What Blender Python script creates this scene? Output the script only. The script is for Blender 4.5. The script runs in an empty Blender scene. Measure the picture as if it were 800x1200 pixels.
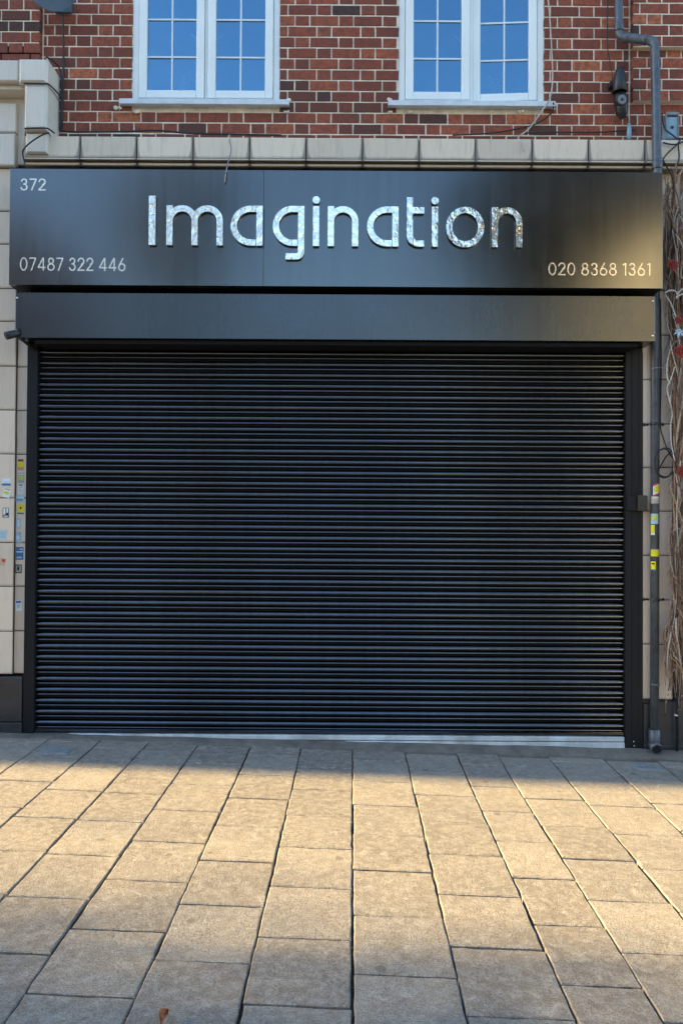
import bpy, bmesh, math, random
from mathutils import Vector, Matrix
random.seed(7)
R = math.radians
sc = bpy.context.scene
C = sc.collection

# ------------------------------------------------------------------ camera
F = 900.0; CAMY = -6.1; CAMZ = 1.72; PITCH = 0.0144; ROLL = 0.0062
cp, sp = math.cos(PITCH), math.sin(PITCH); cr, sr = math.cos(ROLL), math.sin(ROLL)
FW = Vector((0, cp, sp)); R0 = Vector((1, 0, 0)); U0 = Vector((0, -sp, cp))
RT = R0 * cr + U0 * sr; UP = U0 * cr - R0 * sr
CAM = Vector((0, CAMY, CAMZ))
cd = bpy.data.cameras.new('camera'); cam = bpy.data.objects.new('camera', cd); C.objects.link(cam)
m = Matrix((RT, UP, -FW)).transposed().to_4x4(); m.translation = CAM
cam.matrix_world = m
cd.sensor_fit = 'VERTICAL'; cd.sensor_height = 36; cd.sensor_width = 24; cd.lens = F / 1200 * 36
cd.clip_end = 2000; cd.clip_start = 0.05
sc.camera = cam
GS = -0.028; G0 = -0.005
def gz(x): return G0 + GS * max(-12, min(12, x))
def ray(px, py): return (FW * F + RT * (px - 400) + UP * (600 - py)).normalized()
def P(px, py, Y):                      # photo measurement -> point on the plane y = Y
    d = ray(px, py); return CAM + d * ((Y - CAMY) / d.y)
def GP(px, py):                        # photo measurement -> point on the pavement
    d = ray(px, py); t = (G0 - CAMZ) / (d.z - GS * d.x); return CAM + d * t
def ZC(py, Y): return P(400, py, Y).z

# ------------------------------------------------------------------ materials
def nmat(name):
    m = bpy.data.materials.new(name); m.use_nodes = True
    nt = m.node_tree; b = nt.nodes['Principled BSDF']; return m, nt, b
def N(nt, t, **kw):
    n = nt.nodes.new(t)
    for k, v in kw.items():
        if k in n.inputs: n.inputs[k].default_value = v
        else: setattr(n, k, v)
    return n
def mixc(nt, fac, a, b, mode='MIX'):
    n = nt.nodes.new('ShaderNodeMix'); n.data_type = 'RGBA'; n.blend_type = mode
    for inp, v in ((n.inputs[0], fac), (n.inputs[6], a), (n.inputs[7], b)):
        if hasattr(v, 'is_output'): nt.links.new(v, inp)
        elif isinstance(v, (int, float)): inp.default_value = v if inp == n.inputs[0] else (v, v, v, 1)
        else: inp.default_value = (*v, 1) if len(v) == 3 else v
    return n.outputs[2]
def math_(nt, op, a, b=0.0, clamp=False):
    n = nt.nodes.new('ShaderNodeMath'); n.operation = op; n.use_clamp = clamp
    for inp, v in zip(n.inputs, (a, b)):
        if hasattr(v, 'is_output'): nt.links.new(v, inp)
        else: inp.default_value = v
    return n.outputs[0]
def ramp(nt, fac, stops):
    n = nt.nodes.new('ShaderNodeValToRGB'); nt.links.new(fac, n.inputs[0])
    e = n.color_ramp.elements
    while len(e) < len(stops): e.new(0.5)
    for el, (p, c) in zip(e, stops):
        el.position = p; el.color = (c, c, c, 1) if isinstance(c, (int, float)) else (*c, 1)
    return n.outputs[0]
def noise(nt, scale, detail=4, rough=.6, vec=None, dist=0):
    n = N(nt, 'ShaderNodeTexNoise', Scale=scale, Detail=detail, Roughness=rough, Distortion=dist)
    nt.links.new(vec if vec else coord(nt), n.inputs['Vector']); return n.outputs[0]
def coord(nt, sx=1, sy=1, sz=1):
    t = nt.nodes.new('ShaderNodeTexCoord')
    if (sx, sy, sz) == (1, 1, 1): return t.outputs['Object']
    mp = nt.nodes.new('ShaderNodeMapping'); mp.inputs['Scale'].default_value = (sx, sy, sz)
    nt.links.new(t.outputs['Object'], mp.inputs[0]); return mp.outputs[0]
def attr(nt, name='tone'):
    a = nt.nodes.new('ShaderNodeAttribute'); a.attribute_name = name; return a.outputs['Fac']
def bump(nt, b, h, strength=.3, dist=.002):
    n = N(nt, 'ShaderNodeBump', Strength=strength, Distance=dist)
    nt.links.new(h, n.inputs['Height']); nt.links.new(n.outputs[0], b.inputs['Normal']); return n
def simple(name, col, rough=.6, metal=0, var=.15, scale=12, bs=.1, bd=.001, bscale=80, spec=.5, coords=(1, 1, 1), rvar=0.0):
    m, nt, b = nmat(name)
    n = noise(nt, scale, 5, .65, coord(nt, *coords))
    lo = tuple(c * (1 - var) for c in col); hi = tuple(min(1, c * (1 + var)) for c in col)
    nt.links.new(ramp(nt, n, [(.3, lo), (.7, hi)]), b.inputs['Base Color'])
    b.inputs['Roughness'].default_value = rough; b.inputs['Metallic'].default_value = metal
    b.inputs['Specular IOR Level'].default_value = spec
    if rvar:
        nt.links.new(ramp(nt, n, [(.3, max(0, rough - rvar)), (.7, min(1, rough + rvar))]), b.inputs['Roughness'])
    if bs: bump(nt, b, noise(nt, bscale, 3, .6), bs, bd)
    return m
M = {}
# brick, tone drives the kiln colour of each brick
m, nt, b = nmat('red_brick'); t = attr(nt)
base = ramp(nt, t, [(0, (.030, .026, .027)), (.09, (.10, .038, .026)), (.34, (.225, .054, .030)), (.66, (.34, .076, .038)), (.93, (.45, .115, .050)), (1, (.58, .165, .065))])
n1 = noise(nt, 26, 6, .7); n2 = noise(nt, 5, 4, .7)
c1 = mixc(nt, ramp(nt, n1, [(.36, 0), (.66, .85)]), base, (.105, .045, .034))
c1 = mixc(nt, ramp(nt, n2, [(.50, 0), (.74, .55)]), c1, (.08, .045, .04))
n3 = noise(nt, 55, 5, .75)
c1 = mixc(nt, ramp(nt, n3, [(.60, 0), (.74, .55)]), c1, (.46, .30, .22))
nt.links.new(c1, b.inputs['Base Color']); b.inputs['Roughness'].default_value = .9
bump(nt, b, noise(nt, 110, 4, .75), .7, .003); M['brick'] = m
M['mortar'] = simple('lime_mortar', (.76, .66, .52), .95, var=.28, scale=9, bs=.8, bd=.004, bscale=130)
# glazed stone with joints staining; uv runs 0..1 over each block
def stone(name, col, stain, dirt=.35):
    m, nt, b = nmat(name); t = attr(nt)
    base = mixc(nt, t, tuple(c * .86 for c in col), tuple(min(1, c * 1.08) for c in col))
    st = noise(nt, 6, 5, .7, coord(nt, 6, 1, .7))
    base = mixc(nt, ramp(nt, st, [(.52, 0), (.82, dirt)]), base, (.20, .17, .14))
    pits = noise(nt, 90, 4, .8)
    base = mixc(nt, ramp(nt, pits, [(.66, 0), (.74, .5)]), base, (.22, .19, .16))
    uv = nt.nodes.new('ShaderNodeUVMap'); s = nt.nodes.new('ShaderNodeSeparateXYZ'); nt.links.new(uv.outputs[0], s.inputs[0])
    u = math_(nt, 'SUBTRACT', .5, math_(nt, 'ABSOLUTE', math_(nt, 'SUBTRACT', s.outputs[0], .5)))
    v = s.outputs[1]
    wob = noise(nt, 30, 4, .7)
    if stain > .5:
        wd = math_(nt, 'ADD', math_(nt, 'MULTIPLY', math_(nt, 'POWER', math_(nt, 'SUBTRACT', 1.0, v), 3.0), .065), .012)
        f = math_(nt, 'DIVIDE', u, math_(nt, 'MULTIPLY', wd, math_(nt, 'ADD', wob, .5)))
        f = math_(nt, 'SUBTRACT', 1.25, f, True)
        base = mixc(nt, math_(nt, 'MULTIPLY', f, .72), base, (.10, .088, .075))
        g = math_(nt, 'SUBTRACT', 1.0, math_(nt, 'DIVIDE', v, math_(nt, 'ADD', .02, math_(nt, 'MULTIPLY', wob, .22))), True)
        base = mixc(nt, math_(nt, 'MULTIPLY', g, .7), base, (.13, .11, .09))
    else:
        f = math_(nt, 'SUBTRACT', 1.0, math_(nt, 'DIVIDE', v, math_(nt, 'MULTIPLY', wob, .09)), True)
        base = mixc(nt, math_(nt, 'MULTIPLY', f, .35), base, (.2, .16, .13))
    nt.links.new(base, b.inputs['Base Color']); b.inputs['Roughness'].default_value = .55
    bump(nt, b, noise(nt, 60, 4, .7), .25, .002)
    return m
M['cornice'] = stone('cornice_faience', (.72, .61, .47), 1, .45)
M['tile'] = stone('pier_faience', (.66, .56, .45), 0, .30)
M['tile_pale'] = stone('pale_faience', (.66, .61, .53), 0, .35)
M['tile_bounce_lit'] = stone('bounce_lit_faience', (.90, .73, .57), 0, .3)  # right pier tile, lightened and warmed in colour to paint in bounced sunlight
M['joint'] = simple('dark_joint', (.09, .065, .05), .95)
M['terracotta'] = simple('terracotta_soffit', (.30, .15, .10), .85, var=.3)
M['plinth'] = simple('black_plinth_tile', (.028, .030, .034), .38, var=.45, scale=9, bs=.25, bscale=40, bd=.002, rvar=.15, spec=.6)
# paving
m, nt, b = nmat('concrete_slab'); t = attr(nt)
base = mixc(nt, t, (.245, .208, .165), (.395, .345, .275))
n1 = noise(nt, 3.2, 6, .7); n2 = noise(nt, 22, 6, .75); n3 = noise(nt, 150, 3, .8); n4 = noise(nt, 9, 7, .75, dist=1.2)
base = mixc(nt, ramp(nt, n1, [(.36, .55), (.62, 0)]), base, (.19, .17, .15))
base = mixc(nt, ramp(nt, n2, [(.42, .0), (.66, .75)]), base, (.47, .435, .38))
base = mixc(nt, ramp(nt, n4, [(.57, .0), (.66, .7)]), base, (.52, .48, .41))
base = mixc(nt, ramp(nt, n3, [(.36, .85), (.52, 0)]), base, (.12, .10, .085))
sp = noise(nt, 2.6, 3, .5); spots = N(nt, 'ShaderNodeTexVoronoi', Scale=3.1); nt.links.new(coord(nt), spots.inputs['Vector'])
base = mixc(nt, ramp(nt, spots.outputs['Distance'], [(.06, .6), (.08, 0)]), base, (.13, .115, .10))
spot2 = N(nt, 'ShaderNodeTexVoronoi', Scale=16); nt.links.new(coord(nt), spot2.inputs['Vector'])
base = mixc(nt, ramp(nt, spot2.outputs['Distance'], [(.05, .5), (.09, 0)]), base, (.15, .13, .11))
nt.links.new(base, b.inputs['Base Color']); b.inputs['Roughness'].default_value = .88
b.inputs['Specular IOR Level'].default_value = .3
hh = math_(nt, 'ADD', math_(nt, 'MULTIPLY', noise(nt, 190, 3, .7), .8), math_(nt, 'MULTIPLY', noise(nt, 75, 5, .75), 1.0))
hh = math_(nt, 'ADD', hh, math_(nt, 'MULTIPLY', noise(nt, 14, 3, .6), .9))
bump(nt, b, hh, .9, .0065); M['slab'] = m
M['bed'] = simple('joint_grit', (.075, .062, .050), .95, var=.6, scale=40, bs=.9, bd=.004, bscale=160)
M['apron'] = simple('rough_cement', (.145, .128, .108), .92, var=.35, scale=7, bs=.7, bd=.005, bscale=60)
M['asphalt'] = simple('asphalt', (.05, .05, .052), .9, var=.3, scale=60, bs=.5, bscale=200)
M['sill_white'] = simple('worn_white_sill', (.50, .54, .56), .45, var=.35, scale=5, bs=.1)
# powder-coated metal
def coated(name, col, rough, metal, streak=.10, bmp=.06):
    m, nt, b = nmat(name)
    s = noise(nt, 4, 3, .5, coord(nt, 7, 1, .3)); n2 = noise(nt, 1.6, 4, .55)
    lo = tuple(c * (1 - streak) for c in col); hi = tuple(c * (1 + streak) for c in col)
    nt.links.new(ramp(nt, s, [(.3, lo), (.7, hi)]), b.inputs['Base Color'])
    b.inputs['Metallic'].default_value = metal
    q = math_(nt, 'ADD', math_(nt, 'MULTIPLY', n2, .12), rough - .06)
    q = math_(nt, 'ADD', q, math_(nt, 'MULTIPLY', s, .06)); nt.links.new(q, b.inputs['Roughness'])
    if bmp: bump(nt, b, noise(nt, 1.3, 1, .4), bmp, .004)
    return m
M['sign'] = coated('anthracite_sign_metal', (.122, .130, .135), .15, 1, .05)
M['hood'] = coated('anthracite_hood_metal', (.090, .097, .103), .24, 1, .04)
M['slat'] = coated('black_slat_metal', (.118, .133, .153), .13, 1, .10, 0)
M['rail'] = coated('black_rail_metal', (.010, .012, .015), .42, .0, .10)
M['gap'] = simple('groove_shade_black', (.006, .006, .008), .7, bs=0, spec=.2)  # black paints in the shade down inside the slat grooves
M['rail'].node_tree.nodes['Principled BSDF'].inputs['Specular IOR Level'].default_value = .22
M['lock'] = simple('olive_lock_metal', (.05, .048, .036), .5, .3)
m, nt, b = nmat('mirror_steel'); b.inputs['Metallic'].default_value = 1
b.inputs['Base Color'].default_value = (.88, .82, .72, 1); b.inputs['Roughness'].default_value = .14
bump(nt, b, noise(nt, 15, 3, .55), .80, .010); M['chrome'] = m
m, nt, b = nmat('sign_vinyl'); b.inputs['Metallic'].default_value = .75
b.inputs['Base Color'].default_value = (.76, .69, .57, 1); b.inputs['Roughness'].default_value = .24
bump(nt, b, noise(nt, 20, 3, .6), .3, .006); M['vinyl'] = m
M['upvc'] = simple('white_window_plastic', (.80, .85, .84), .35, var=.05, scale=3, bs=.03)
M['lead'] = simple('glazing_strip', (.70, .76, .80), .4, var=.04, bs=0)
M['sillmetal'] = simple('window_sill_plastic', (.60, .66, .70), .4, var=.15, bs=.05)
m, nt, b = nmat('window_glass'); out = nt.nodes['Material Output']
g = N(nt, 'ShaderNodeBsdfGlossy', Roughness=.015); g.inputs['Color'].default_value = (.17, .33, .47, 1)
tr = nt.nodes.new('ShaderNodeBsdfTransparent'); mx = nt.nodes.new('ShaderNodeMixShader'); mx.inputs[0].default_value = .60
nt.links.new(tr.outputs[0], mx.inputs[1]); nt.links.new(g.outputs[0], mx.inputs[2]); nt.links.new(mx.outputs[0], out.inputs[0])
bp = N(nt, 'ShaderNodeBump', Strength=.35, Distance=.01); nt.links.new(noise(nt, 3.2, 2, .5), bp.inputs['Height']); nt.links.new(bp.outputs[0], g.inputs['Normal'])
M['glass'] = m
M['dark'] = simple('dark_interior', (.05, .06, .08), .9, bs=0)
M['pipe'] = simple('grey_pipe_plastic', (.075, .090, .110), .36, var=.35, scale=14, bs=.12, bscale=30, bd=.002, rvar=.1)
M['pipe_blk'] = simple('black_plastic', (.018, .02, .024), .42, var=.4, scale=20, bs=.1)
M['pipe_worn'] = simple('worn_grey_plastic', (.20, .22, .24), .6, var=.3)
M['cable'] = simple('black_cable', (.014, .014, .016), .5, bs=0)
M['cable_w'] = simple('grey_white_cable', (.42, .40, .36), .6, var=.2, bs=0)
M['steel'] = simple('zinc_screw', (.7, .7, .68), .3, .9, bs=0)
M['box_blue'] = simple('pale_blue_box', (.22, .35, .46), .5, var=.2, scale=8, bs=.05)
M['dish'] = simple('blue_grey_dish', (.085, .13, .19), .35, var=.2, scale=5, bs=0)
for nm, col in (('st_yellow', (.72, .66, .02)), ('st_white', (.66, .72, .76)), ('st_pale', (.36, .55, .68)), ('st_blue', (.04, .16, .38)), ('st_black', (.03, .035, .045)), ('st_orange', (.55, .30, .16)), ('st_red', (.48, .07, .04)), ('st_grey', (.34, .38, .36)), ('st_tan', (.5, .38, .28)), ('st_lime', (.50, .58, .10))):
    M[nm] = simple(nm.replace('st_', 'sticker_'), col, .5, var=.12, scale=120, bs=0)
m, nt, b = nmat('dried_stem'); t = attr(nt)
nt.links.new(mixc(nt, ramp(nt, noise(nt, 40, 4, .7), [(.3, 0), (.75, .5)]), ramp(nt, t, [(0, (.07, .045, .035)), (.35, (.22, .10, .065)), (.6, (.38, .24, .14)), (.82, (.50, .39, .27)), (1, (.60, .55, .49))]), (.09, .06, .045)), b.inputs['Base Color'])
b.inputs['Roughness'].default_value = .85; M['stem'] = m
M['witherleaf'] = simple('withered_leaf', (.17, .085, .045), .8, var=.6, scale=9, bs=0)
M['red'] = simple('red_fabric_petal', (.36, .060, .045), .75, var=.35, scale=60, bs=0)
M['lily'] = simple('white_blue_petal', (.42, .56, .68), .6, var=.25, scale=30, bs=0)
M['bleached'] = simple('bleached_branch', (.52, .48, .43), .7, var=.2, bs=.2)
m, nt, b = nmat('weathered_timber'); s = noise(nt, 8, 5, .7, coord(nt, 6, 1, .35))
c1 = mixc(nt, ramp(nt, s, [(.3, 0), (.75, 1)]), (.050, .052, .055), (.16, .155, .15)); nt.links.new(c1, b.inputs['Base Color'])
b.inputs['Roughness'].default_value = .8; bump(nt, b, s, .5, .004); M['timber'] = m; M['palestem'] = simple('reflection_twig_pale', (.82, .78, .70), .8, bs=0)
m, nt, b = nmat('flaking_blue_paint'); s = noise(nt, 10, 6, .75, coord(nt, 3, 1, .8), 1.0)
c1 = mixc(nt, ramp(nt, s, [(.46, 0), (.56, 1)]), (.17, .30, .42), (.10, .10, .10)); nt.links.new(c1, b.inputs['Base Color'])
b.inputs['Roughness'].default_value = .7; bump(nt, b, s, .5, .004); M['bluepaint'] = m
m, nt, b = nmat('dry_leaf'); nt.links.new(ramp(nt, noise(nt, 60, 3, .6), [(.35, (.30, .05, .02)), (.6, (.50, .22, .08)), (.75, (.6, .42, .22))]), b.inputs['Base Color']); b.inputs['Roughness'].default_value = .6; M['leaf'] = m
m, nt, b = nmat('tree_leaves'); t = attr(nt); nt.links.new(ramp(nt, t, [(0, (.045, .06, .015)), (.5, (.10, .10, .02)), (1, (.20, .14, .03))]), b.inputs['Base Color']); b.inputs['Roughness'].default_value = .7; M['leaves'] = m
m, nt, b = nmat('dark_tree_leaves'); t = attr(nt); nt.links.new(ramp(nt, t, [(0, (.014, .020, .008)), (1, (.045, .045, .015))]), b.inputs['Base Color']); b.inputs['Roughness'].default_value = .8; M['leaves_dark'] = m
M['bark'] = simple('bark', (.12, .09, .065), .9, var=.4, scale=10, bs=.5)
m, nt, b = nmat('distant_brickwork'); br = N(nt, 'ShaderNodeTexBrick', Scale=1.0); br.inputs['Brick Width'].default_value = .23; br.inputs['Row Height'].default_value = .085; br.inputs['Mortar Size'].default_value = .012
br.inputs['Color1'].default_value = (.22, .07, .045, 1); br.inputs['Color2'].default_value = (.14, .05, .035, 1); br.inputs['Mortar'].default_value = (.45, .40, .33, 1)
tc = nt.nodes.new('ShaderNodeTexCoord'); sx = nt.nodes.new('ShaderNodeSeparateXYZ'); cx = nt.nodes.new('ShaderNodeCombineXYZ'); nt.links.new(tc.outputs['Object'], sx.inputs[0])
nt.links.new(math_(nt, 'ADD', sx.outputs[0], sx.outputs[1]), cx.inputs[0]); nt.links.new(sx.outputs[2], cx.inputs[1]); nt.links.new(cx.outputs[0], br.inputs['Vector'])
nt.links.new(br.outputs[0], b.inputs['Base Color']); b.inputs['Roughness'].default_value = .9; M['farbrick'] = m
M['render_cream'] = simple('cream_render', (.78, .68, .50), .85, var=.1, scale=2)
M['roof'] = simple('roof_tile', (.14, .09, .075), .8, var=.3)
M['farglass'] = simple('dark_window_glass', (.03, .04, .05), .08, bs=0)
M['iron'] = simple('cast_metal_cover', (.24, .25, .26), .7, .0, var=.3, scale=20, bs=.4)

# ------------------------------------------------------------------ mesh helpers
class MB:
    def __init__(s):
        s.bm = bmesh.new(); s.tl = s.bm.faces.layers.float.new('tone'); s.uv = s.bm.loops.layers.uv.new('UVMap')
    def face(s, pts, tone=.5, mi=0, uvs=None, smooth=False):
        vs = [p if isinstance(p, bmesh.types.BMVert) else s.bm.verts.new(p) for p in pts]
        try: f = s.bm.faces.new(vs)
        except ValueError: return None
        f[s.tl] = tone; f.material_index = mi; f.smooth = smooth
        if uvs:
            for l, q in zip(f.loops, uvs): l[s.uv].uv = q
        return f
    def box(s, x0, x1, y0, y1, z0, z1, tone=.5, mi=0, mtx=None):
        v = [Vector((x, y, z)) for x in (x0, x1) for y in (y0, y1) for z in (z0, z1)]
        if mtx: v = [mtx @ p for p in v]
        v = [s.bm.verts.new(p) for p in v]
        for q, uvq in (((0, 1, 3, 2), None), ((4, 6, 7, 5), None), ((0, 4, 5, 1), [(0, 0), (1, 0), (1, 1), (0, 1)]), ((2, 3, 7, 6), None), ((0, 2, 6, 4), None), ((1, 5, 7, 3), None)):
            s.face([v[i] for i in q], tone, mi, uvq or [(.5, .5)] * 4)
    def block(s, u0, u1, v0, v1, wf, wb, ch=.004, jit=0, tone=.5, sub=1, fn=None, tilt=0, mi=0):
        """chamfered block; default: u=x v=z w=y with the front at wf (more negative = nearer)"""
        if fn is None: fn = lambda u, v, w: Vector((u, w, v))
        sgn = 1 if wb > wf else -1
        cor = [(u0, v0), (u1, v0), (u1, v1), (u0, v1)]
        per = []
        for i in range(4):
            a, c = cor[i], cor[(i + 1) % 4]
            for k in range(sub):
                t = k / sub; per.append((a[0] + (c[0] - a[0]) * t, a[1] + (c[1] - a[1]) * t))
        cu, cv = (u0 + u1) / 2, (v0 + v1) / 2
        ta, tb = random.uniform(-tilt, tilt), random.uniform(-tilt, tilt)
        O = []; I = []; Bk = []; uvs = []
        for (u, v) in per:
            ju, jv = random.uniform(-jit, jit), random.uniform(-jit, jit); cj = ch * random.uniform(.6, 1.5) if jit else ch
            uo, vo = u + ju, v + jv
            ui = uo + (cj if uo < cu - (u1 - u0) * .49 + ch else (-cj if uo > cu + (u1 - u0) * .49 - ch else 0))
            vi = vo + (cj if vo < cv - (v1 - v0) * .49 + ch else (-cj if vo > cv + (v1 - v0) * .49 - ch else 0))
            dw = ta * (u - cu) + tb * (v - cv)
            O.append(s.bm.verts.new(fn(uo, vo, wf + sgn * ch + dw))); I.append(s.bm.verts.new(fn(ui, vi, wf + dw))); Bk.append(s.bm.verts.new(fn(uo, vo, wb)))
            uvs.append(((u - u0) / (u1 - u0), (v - v0) / (v1 - v0)))
        n = len(per)
        s.face(I, tone, mi, uvs)
        for i in range(n):
            j = (i + 1) % n
            s.face([O[i], O[j], I[j], I[i]], tone, mi, [uvs[i], uvs[j], uvs[j], uvs[i]]); s.face([Bk[i], Bk[j], O[j], O[i]], tone, mi, [uvs[i], uvs[j], uvs[j], uvs[i]])
    def tube(s, pts, r, n=6, tone=.5, mi=0, cap=True):
        pts = [Vector(p) for p in pts]; rings = []; up = Vector((0.13, .2, .97))
        rs = r if isinstance(r, (list, tuple)) else [r] * len(pts)
        for i, p in enumerate(pts):
            d = (pts[min(i + 1, len(pts) - 1)] - pts[max(i - 1, 0)]).normalized()
            a = d.cross(up)
            if a.length < .15: a = d.cross(Vector((0, 1, 0)))
            a.normalize(); b2 = d.cross(a)
            rings.append([s.bm.verts.new(p + (a * math.cos(2 * math.pi * k / n) + b2 * math.sin(2 * math.pi * k / n)) * rs[i]) for k in range(n)])
        for A, B in zip(rings, rings[1:]):
            for k in range(n): s.face([A[k], A[(k + 1) % n], B[(k + 1) % n], B[k]], tone, mi, smooth=True)
        if cap:
            s.face(rings[0][::-1], tone, mi); s.face(rings[-1], tone, mi)
    def lathe(s, prof, axis_o, ax=Vector((0, 0, 1)), n=24, tone=.5, mi=0, smooth=True):
        ax = Vector(ax).normalized(); a = ax.orthogonal().normalized(); b2 = ax.cross(a); rings = []
        for (r, h) in prof:
            rings.append([s.bm.verts.new(Vector(axis_o) + ax * h + (a * math.cos(2 * math.pi * k / n) + b2 * math.sin(2 * math.pi * k / n)) * max(r, 1e-5)) for k in range(n)])
        for A, B in zip(rings, rings[1:]):
            for k in range(n): s.face([A[k], A[(k + 1) % n], B[(k + 1) % n], B[k]], tone, mi, smooth=smooth)
        s.face(rings[0][::-1], tone, mi); s.face(rings[-1], tone, mi)
    def build(s, name, mats, parent=None, bevel=0, recalc=True):
        if recalc: bmesh.ops.recalc_face_normals(s.bm, faces=s.bm.faces)
        me = bpy.data.meshes.new(name); s.bm.to_mesh(me); s.bm.free()
        for mm in (mats if isinstance(mats, list) else [mats]): me.materials.append(M[mm])
        o = bpy.data.objects.new(name, me); C.objects.link(o)
        if parent: o.parent = parent
        if bevel:
            bv = o.modifiers.new('bevel', 'BEVEL'); bv.width = bevel; bv.segments = 2; bv.limit_method = 'ANGLE'; bv.harden_normals = False
        return o
def tag(o, label=None, cat=None, group=None, kind=None):
    for k, v in (('label', label), ('category', cat), ('group', group), ('kind', kind)):
        if v: o[k] = v
    return o
def empty(name, loc, label, cat, group=None):
    o = bpy.data.objects.new(name, None); o.location = loc; C.objects.link(o); o.empty_display_size = .1
    return tag(o, label, cat, group)
def adopt(o, p):                        # parent while keeping the place in the world
    o.parent = p; o.matrix_parent_inverse = Matrix.Translation(p.location).inverted(); return o
def smooth_path(pts, k=6):
    pts = [Vector(p) for p in pts]; out = []
    for i in range(len(pts) - 1):
        p0, p1, p2, p3 = pts[max(i - 1, 0)], pts[i], pts[i + 1], pts[min(i + 2, len(pts) - 1)]
        for j in range(k):
            t = j / k; out.append(.5 * ((2 * p1) + (p2 - p0) * t + (2 * p0 - 5 * p1 + 4 * p2 - p3) * t * t + (3 * p1 - p0 - 3 * p2 + p3) * t ** 3))
    out.append(pts[-1]); return out

# ------------------------------------------------------------------ glyphs from distance fields
def rect(x0, y0, x1, y1):
    cx, cy, hx, hy = (x0 + x1) / 2, (y0 + y1) / 2, abs(x1 - x0) / 2, abs(y1 - y0) / 2
    def f(x, y):
        dx, dy = abs(x - cx) - hx, abs(y - cy) - hy
        return math.hypot(max(dx, 0), max(dy, 0)) + min(max(dx, dy), 0)
    return f
def seg(x0, y0, x1, y1, w):
    L = math.hypot(x1 - x0, y1 - y0); ux, uy = (x1 - x0) / L, (y1 - y0) / L; r = rect(0, -w / 2, L, w / 2)
    return lambda x, y: r((x - x0) * ux + (y - y0) * uy, -(x - x0) * uy + (y - y0) * ux)
def ell(cx, cy, a, b, w, clips=()):
    def e(x, y, a, b):
        x, y = x - cx, y - cy; k0 = math.hypot(x / a, y / b); k1 = math.hypot(x / a / a, y / b / b)
        return k0 * (k0 - 1) / k1 if k1 > 1e-9 else -min(a, b)
    def f(x, y):
        d = max(e(x, y, a, b), -e(x, y, a - w, b - w)) if w else e(x, y, a, b)
        for c in clips: d = max(d, c(x, y))
        return d
    return f
def glyph(mb, prims, box, res, yf, yb, tr):
    x0, y0, x1, y1 = box; x0 -= res * 1.3; y0 -= res * 1.3
    nx, ny = int((x1 - x0) / res) + 3, int((y1 - y0) / res) + 3
    D = [[min(p(x0 + i * res, y0 + j * res) for p in prims) for i in range(nx)] for j in range(ny)]
    vf, vb = {}, {}
    def vert(key, x, y):
        if key not in vf:
            X, Z = tr(x, y); vf[key] = mb.bm.verts.new((X, yf, Z)); vb[key] = mb.bm.verts.new((X, yb, Z))
        return key
    for j in range(ny - 1):
        for i in range(nx - 1):
            cs = [(i, j), (i + 1, j), (i + 1, j + 1), (i, j + 1)]; d = [D[q][p] for p, q in cs]
            if min(d) >= 0: continue
            poly = []; cross = []
            for k in range(4):
                a, c = cs[k], cs[(k + 1) % 4]; da, db = d[k], d[(k + 1) % 4]
                if da < 0: poly.append(vert(a, x0 + a[0] * res, y0 + a[1] * res))
                if (da < 0) != (db < 0):
                    t = da / (da - db); t = min(max(t, .02), .98)
                    key = vert(('e',) + tuple(sorted((a, c))), x0 + (a[0] + (c[0] - a[0]) * t) * res, y0 + (a[1] + (c[1] - a[1]) * t) * res)
                    poly.append(key); cross.append((key, da < 0))
            if len(poly) >= 3: mb.face([vf[k] for k in poly])
            if len(cross) == 2:
                a, c = cross[0][0], cross[1][0]; mb.face([vf[a], vf[c], vb[c], vb[a]])

# ------------------------------------------------------------------ ground
mb = MB(); mb.face([(-12, -14.5, gz(-12)-.03), (12, -14.5, gz(12)-.03), (12, .3, gz(12)-.03), (-12, .3, gz(-12)-.03)])
mb.face([(-12, -14.5, gz(-12)-.03), (-12, .3, gz(-12)-.03), (-400, .3, gz(-12)-.03), (-400, -14.5, gz(-12)-.03)])
mb.face([(12, .3, gz(12)-.03), (12, -14.5, gz(12)-.03), (400, -14.5, gz(12)-.03), (400, .3, gz(12)-.03)])
o = mb.build('ground', 'bed'); tag(o, kind='structure')
ROT = 0.0150
def slab_fn(u, v, w):
    x = u * math.cos(ROT) + v * math.sin(ROT); y = -u * math.sin(ROT) + v * math.cos(ROT)
    return Vector((x, y, gz(x) + w))
def to_uv(p): return (p.x * math.cos(ROT) - p.y * math.sin(ROT), p.x * math.sin(ROT) + p.y * math.cos(ROT))
mb = MB()
lines = [-12, 72, 157, 246, 329, 413, 497, 578, 642, 720, 803]
us = [to_uv(GP(x, 980))[0] for x in lines]
firsts = {1: (109, 1002), 2: (190, 1032), 3: (280, 1061), 4: (360, 1040), 5: (470, 1074), 6: (550, 1049), 7: (640, 1083), 8: (740, 1056)}
cols = []
for i in range(len(us) - 1):
    cols.append((us[i], us[i + 1], to_uv(GP(*firsts[i]))[1] if i in firsts else None))
u = us[0]
while u > -6.4: cols.append((u - .395, u, None)); u -= .395
u = us[-1]
while u < 6.4: cols.append((u, u + .395, None)); u += .395
VF = -.20
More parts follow.
